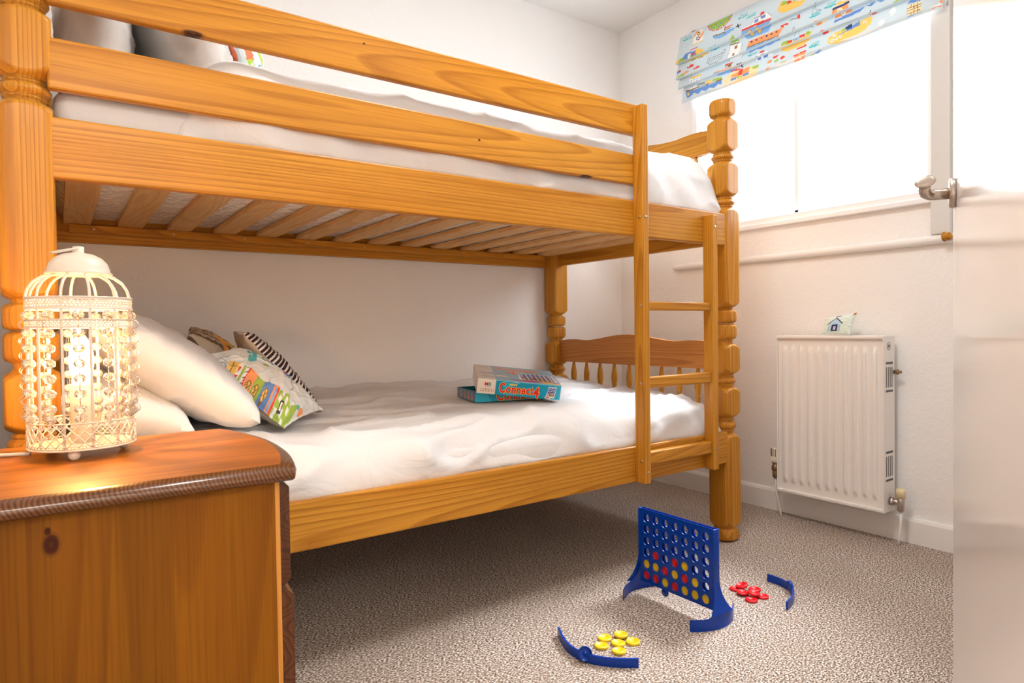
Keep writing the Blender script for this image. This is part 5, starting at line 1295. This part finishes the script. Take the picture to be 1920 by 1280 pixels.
def foot_arc(s, ye):
    """s=+1: left end (far), s=-1: right end"""
    bm = bmesh.new(); R = .10
    yend = ye
    def prof(a, b, t):
        # a -1..1 along the foot, b 0..1 height
        x = GX + .088 * a; bulge = .034 * (1 - a * a)
        yb = yend - s * .012 + s * bulge
        w = max(0, 1 - abs(a) / .55)
        top = .030 + .075 * w ** 2.2
        z = top * b
        k = b * (w ** 1.5)
        y = yb * (1 - k) + yend * k
        xx = x * (1 - .55 * k * 1.0) + GX * (.55 * k)
        return V((xx, y + s * t, z))
    N_, M_ = 40, 10; A_ = []
    for t in (0, .0035):
        A_.append([[bm.verts.new(prof(-1 + 2 * i / N_, j / M_, t)) for j in range(M_ + 1)] for i in range(N_ + 1)])
    for R_ in A_:
        for i in range(N_):
            for j in range(M_): bm.faces.new((R_[i][j], R_[i + 1][j], R_[i + 1][j + 1], R_[i][j + 1]))
    for i in range(N_):
        for j in (0, M_): bm.faces.new((A_[0][i][j], A_[0][i + 1][j], A_[1][i + 1][j], A_[1][i][j]))
    for j in range(M_):
        for i in (0, N_): bm.faces.new((A_[0][i][j], A_[0][i][j + 1], A_[1][i][j + 1], A_[1][i][j]))
    bx(bm, (GX - .0115, min(yend, yend + s * .0045), .085), (GX + .0115, max(yend, yend + s * .0045), .2505), .001)
    # buttress flare joining strip and foot
    P = []
    for q in [k / 12 for k in range(13)]:
        z = .035 + .085 * q; w = .0115 + .030 * (1 - q) ** 2.6; P.append((w, z))
    a = [bm.verts.new((GX - w, yend + s * (.0005 + .018 * (1 - (z - .035) / .085) ** 1.6), z)) for w, z in P]; b = [bm.verts.new((GX + w, yend + s * (.0005 + .018 * (1 - (z - .035) / .085) ** 1.6), z)) for w, z in P]
    c = [bm.verts.new(v.co + V((0, s * .0035, 0))) for v in a]; d = [bm.verts.new(v.co + V((0, s * .0035, 0))) for v in b]
    for i in range(12):
        bm.faces.new((a[i], b[i], b[i + 1], a[i + 1])); bm.faces.new((c[i], d[i], d[i + 1], c[i + 1])); bm.faces.new((a[i], a[i + 1], c[i + 1], c[i])); bm.faces.new((b[i], b[i + 1], d[i + 1], d[i]))
    bmesh.ops.recalc_face_normals(bm, faces=bm.faces)
    return bm
obj('stand', foot_arc(1, 1.3265), blue, gm, smooth=40); obj('stand', foot_arc(-1, 1.0680), blue, gm, smooth=40)

def disc_mesh(name, m, r=.0158, h=.0062):
    pr = [(r - .0012, 0), (r - .0004, .0006), (r, .0018), (r, h - .0016), (r - .0008, h - .0004), (r - .002, h), (r - .0034, h - .0004), (r - .0042, h - .0018), (.0105, h - .0018), (.0102, h - .0010), (.0094, h - .0010), (.009, h - .0018), (.0002, h - .0018)]
    bm = lathe(bmesh.new(), pr, (0, 0, 0), 36)
    me = bpy.data.meshes.new(name)
    for f in bm.faces: f.smooth = True
    for e in bm.edges:
        if len(e.link_faces) == 2 and e.calc_face_angle(0) > .6: e.smooth = False
    bm.to_mesh(me); bm.free(); me.materials.append(m); return me
RM, YM = disc_mesh('red_disc', redp), disc_mesh('yellow_disc', yelp)
def put_disc(red, loc, label, group=None, rot=(0, 0, 0)):
    o = bpy.data.objects.new('game_disc', RM if red else YM); C.objects.link(o); o.location = loc; o.rotation_euler = rot
    if loc[2] < .02: o.scale = (1.10, 1.10, 1.05)
    return tag(o, label, 'game disc', group)
cols = ['YR', 'RYR', 'RY', 'RYR', 'YRY', 'YY', 'Y']
ordn = ['leftmost', 'second from left', 'third from left', 'middle', 'third from right', 'second from right', 'rightmost']
for i, s in enumerate(cols):
    k = len(s)
    for j, ch in enumerate(s):
        row = 6 - k + j; nm = 'red' if ch == 'R' else 'yellow'
        h = ['bottom', 'second-lowest', 'third-lowest'][5 - row]
        put_disc(ch == 'R', (GX + .0028, GY0 - i * PY, GZ0 - row * PZ), f'{nm} disc in the {h} hole of the {ordn[i]} column of the blue board', 'discs slotted into the board', (0, -pi / 2, 0))
for p, l in (((1.101, 1.180, .0), 'yellow disc on the carpet, at the far left of the loose yellow pile'), ((1.067, 1.156, .0), 'yellow disc on the carpet, nearest the round cup of the blue rack'), ((1.109, 1.141, .0), 'yellow disc on the carpet in the middle of the loose yellow pile'),
             ((1.141, 1.164, .0035), 'yellow disc on the carpet, furthest from the camera in the loose yellow pile'), ((1.144, 1.125, .0), 'yellow disc on the carpet, rightmost of the loose yellow pile'), ((1.083, 1.112, .0), 'yellow disc on the carpet, nearest the camera in the loose yellow pile')):
    put_disc(False, p, l, 'loose yellow discs on the carpet', (random.uniform(-.05, .05), random.uniform(-.05, .05), random.random()))
for p, r, l in (((1.619, 1.172, .0), (0, 0, 0), 'red disc on the carpet at the left end of the loose red pile'), ((1.604, 1.139, .0035), (.05, .1, 0), 'red disc on the carpet, just right of the leftmost one in the red pile'), ((1.588, 1.098, .0), (0, 0, 0), 'red disc on the carpet, nearest the camera in the loose red pile'),
                ((1.634, 1.093, .0), (0, 0, 0), 'red disc on the carpet at the right end of the loose red pile'), ((1.660, 1.136, .0), (0, 0, 0), 'red disc on the carpet at the far side of the loose red pile'), ((1.636, 1.162, .0095), (-.12, -.22, 0), 'shiny tilted red disc lying on top at the left of the red pile'), ((1.616, 1.110, .0085), (.06, .10, 0), 'red disc lying on top of two others at the right of the red pile')):
    put_disc(True, p, l, 'loose red discs on the carpet', r)
def rack(pts, hgt, cup, label, cupn):
    P = [V((x, y, 0)) for x, y in pts]; S = []
    for i in range(len(P) - 1):
        p0, p1, p2, p3 = P[max(0, i - 1)], P[i], P[i + 1], P[min(len(P) - 1, i + 2)]
        for k in range(8):
            u = k / 8; S.append(.5 * ((2 * p1) + (p2 - p0) * u + (2 * p0 - 5 * p1 + 4 * p2 - p3) * u * u + (3 * p1 - p0 - 3 * p2 + p3) * u ** 3))
    S.append(P[-1]); bm = bmesh.new(); R = []
    for i, p in enumerate(S):
        d = (S[min(len(S) - 1, i + 1)] - S[max(0, i - 1)]).normalized(); n = V((-d.y, d.x, 0)) * .0025
        R.append([bm.verts.new(q) for q in (p - n * 2, p - n, p - n + V((0, 0, hgt)), p + n + V((0, 0, hgt)), p + n, p + n * 1.0)][1:5])
        R[-1] = R[-1]
    for a, b in zip(R, R[1:]):
        for k in range(4): bm.faces.new((a[k], a[(k + 1) % 4], b[(k + 1) % 4], b[k]))
    bm.faces.new(R[0]); bm.faces.new(R[-1][::-1])
    bmesh.ops.delete(bm, geom=[v for v in bm.verts if not v.link_faces], context='VERTS'); bmesh.ops.recalc_face_normals(bm, faces=bm.faces)
    root = thing('disc_rack', label, 'game piece', P[len(P) // 2])
    obj('rack_wall', bm, blue, root, smooth=40)
    c, r, ax = cup; ax = V(ax).normalized()
    obj('round_cup', lathe(bmesh.new(), [(r - .001, -.003), (r, -.002), (r, .005), (r - .0015, .0055), (r - .002, .002), (.0042, .0015), (.004, .0025), (.0005, .0025)], c, 32, ax), blue, root, smooth=True)
    return root
rack([(1.022, 1.266), (.997, 1.215), (.985, 1.170), (.992, 1.120), (1.025, 1.072), (1.070, 1.036)], .021, ((.990, 1.128, .0185), .0165, (-.70, -.60, .40)), 'curved blue plastic rack with a round cup, on the carpet beside the yellow discs', 0)
rack([(1.752, 1.155), (1.752, 1.115), (1.738, 1.078), (1.705, 1.042), (1.665, 1.020), (1.615, 1.006)], .022, ((1.727, 1.066, .0175), .0165, (.80, -.60, .1)), 'curved blue plastic rack on the carpet to the right of the red discs', 1)

# ================================================================== LIGHT AND CAMERA
w = bpy.data.worlds.new('daylight'); bpy.context.scene.world = w; w.use_nodes = True
w.node_tree.nodes['Background'].inputs[0].default_value = (.90, .95, 1.0, 1); w.node_tree.nodes['Background'].inputs[1].default_value = WORLD
def area(name, loc, size, power, col, rot, portal=False):
    l = bpy.data.lights.new(name, 'AREA'); l.shape = 'RECTANGLE'; l.size, l.size_y = size; l.energy = power; l.color = col
    if portal: l.cycles.is_portal = True
    o = bpy.data.objects.new(name, l); C.objects.link(o); o.location = loc; o.rotation_euler = rot; return o
area('window_portal', (XW + .085, (WY0 + WY1) / 2, (WZ0 + WZ1) / 2), (.94, 1.0), 1, (1, 1, 1), (0, pi / 2, 0), True)
def point(name, loc, power, col, r):
    l = bpy.data.lights.new(name, 'POINT'); l.energy = power; l.color = col; l.shadow_soft_size = r
    o = bpy.data.objects.new(name, l); C.objects.link(o); o.location = loc; return o
area('room_fill', (1.05, .95, ZC - .03), (.45, .45), ROOM_FILL_W, (1, .97, .93), (0, 0, 0))  # added fill panel under the ceiling to brighten the room, no lamp known there
area('landing_fill', (.15, -2.2, ZC - .08), (.8, .8), HALL_FILL_W, (1, .91, .80), (0, 0, 0))  # unseen fill added behind the doorway, lights the lower bunk from the front
def sun(name, power, col, az, el, ang):
    l = bpy.data.lights.new(name, 'SUN'); l.energy = power; l.color = col; l.angle = math.radians(ang)
    o = bpy.data.objects.new(name, l); C.objects.link(o)
    d = V((cos(math.radians(el)) * cos(math.radians(az)), cos(math.radians(el)) * sin(math.radians(az)), sin(math.radians(el))))
    o.rotation_euler = d.to_track_quat('Z', 'Y').to_euler(); return o
sun('bright_sky', SUN_W, (.93, .96, 1.0), 8, 50, 27)

Mr = ((0.81785039, -0.57526929, -0.01363752), (-0.02271655, -0.0085964, -0.99970499), (0.57498235, 0.81791891, -0.0200987))
r_, d_, f_ = (V(x) for x in Mr)
cam = bpy.data.cameras.new('camera'); cam.sensor_width = 36; cam.lens = 1209.8 / 1920 * 36; cam.clip_start = .02
co = bpy.data.objects.new('camera', cam); C.objects.link(co)
Mx = Matrix((r_, -d_, -f_)).transposed().to_4x4(); Mx.translation = V((0, 0, .78)); co.matrix_world = Mx
sc = bpy.context.scene; sc.camera = co
sc.view_settings.view_transform = 'Standard'; sc.view_settings.look = 'None'; sc.view_settings.gamma = 1; sc.view_settings.exposure = EXPOSURE
sc.view_settings.use_curve_mapping = False
sc.cycles.use_denoising = True; sc.cycles.max_bounces = 10; sc.cycles.diffuse_bounces = 6; sc.cycles.transparent_max_bounces = 12
sc.cycles.caustics_reflective = False; sc.cycles.sample_clamp_indirect = 8
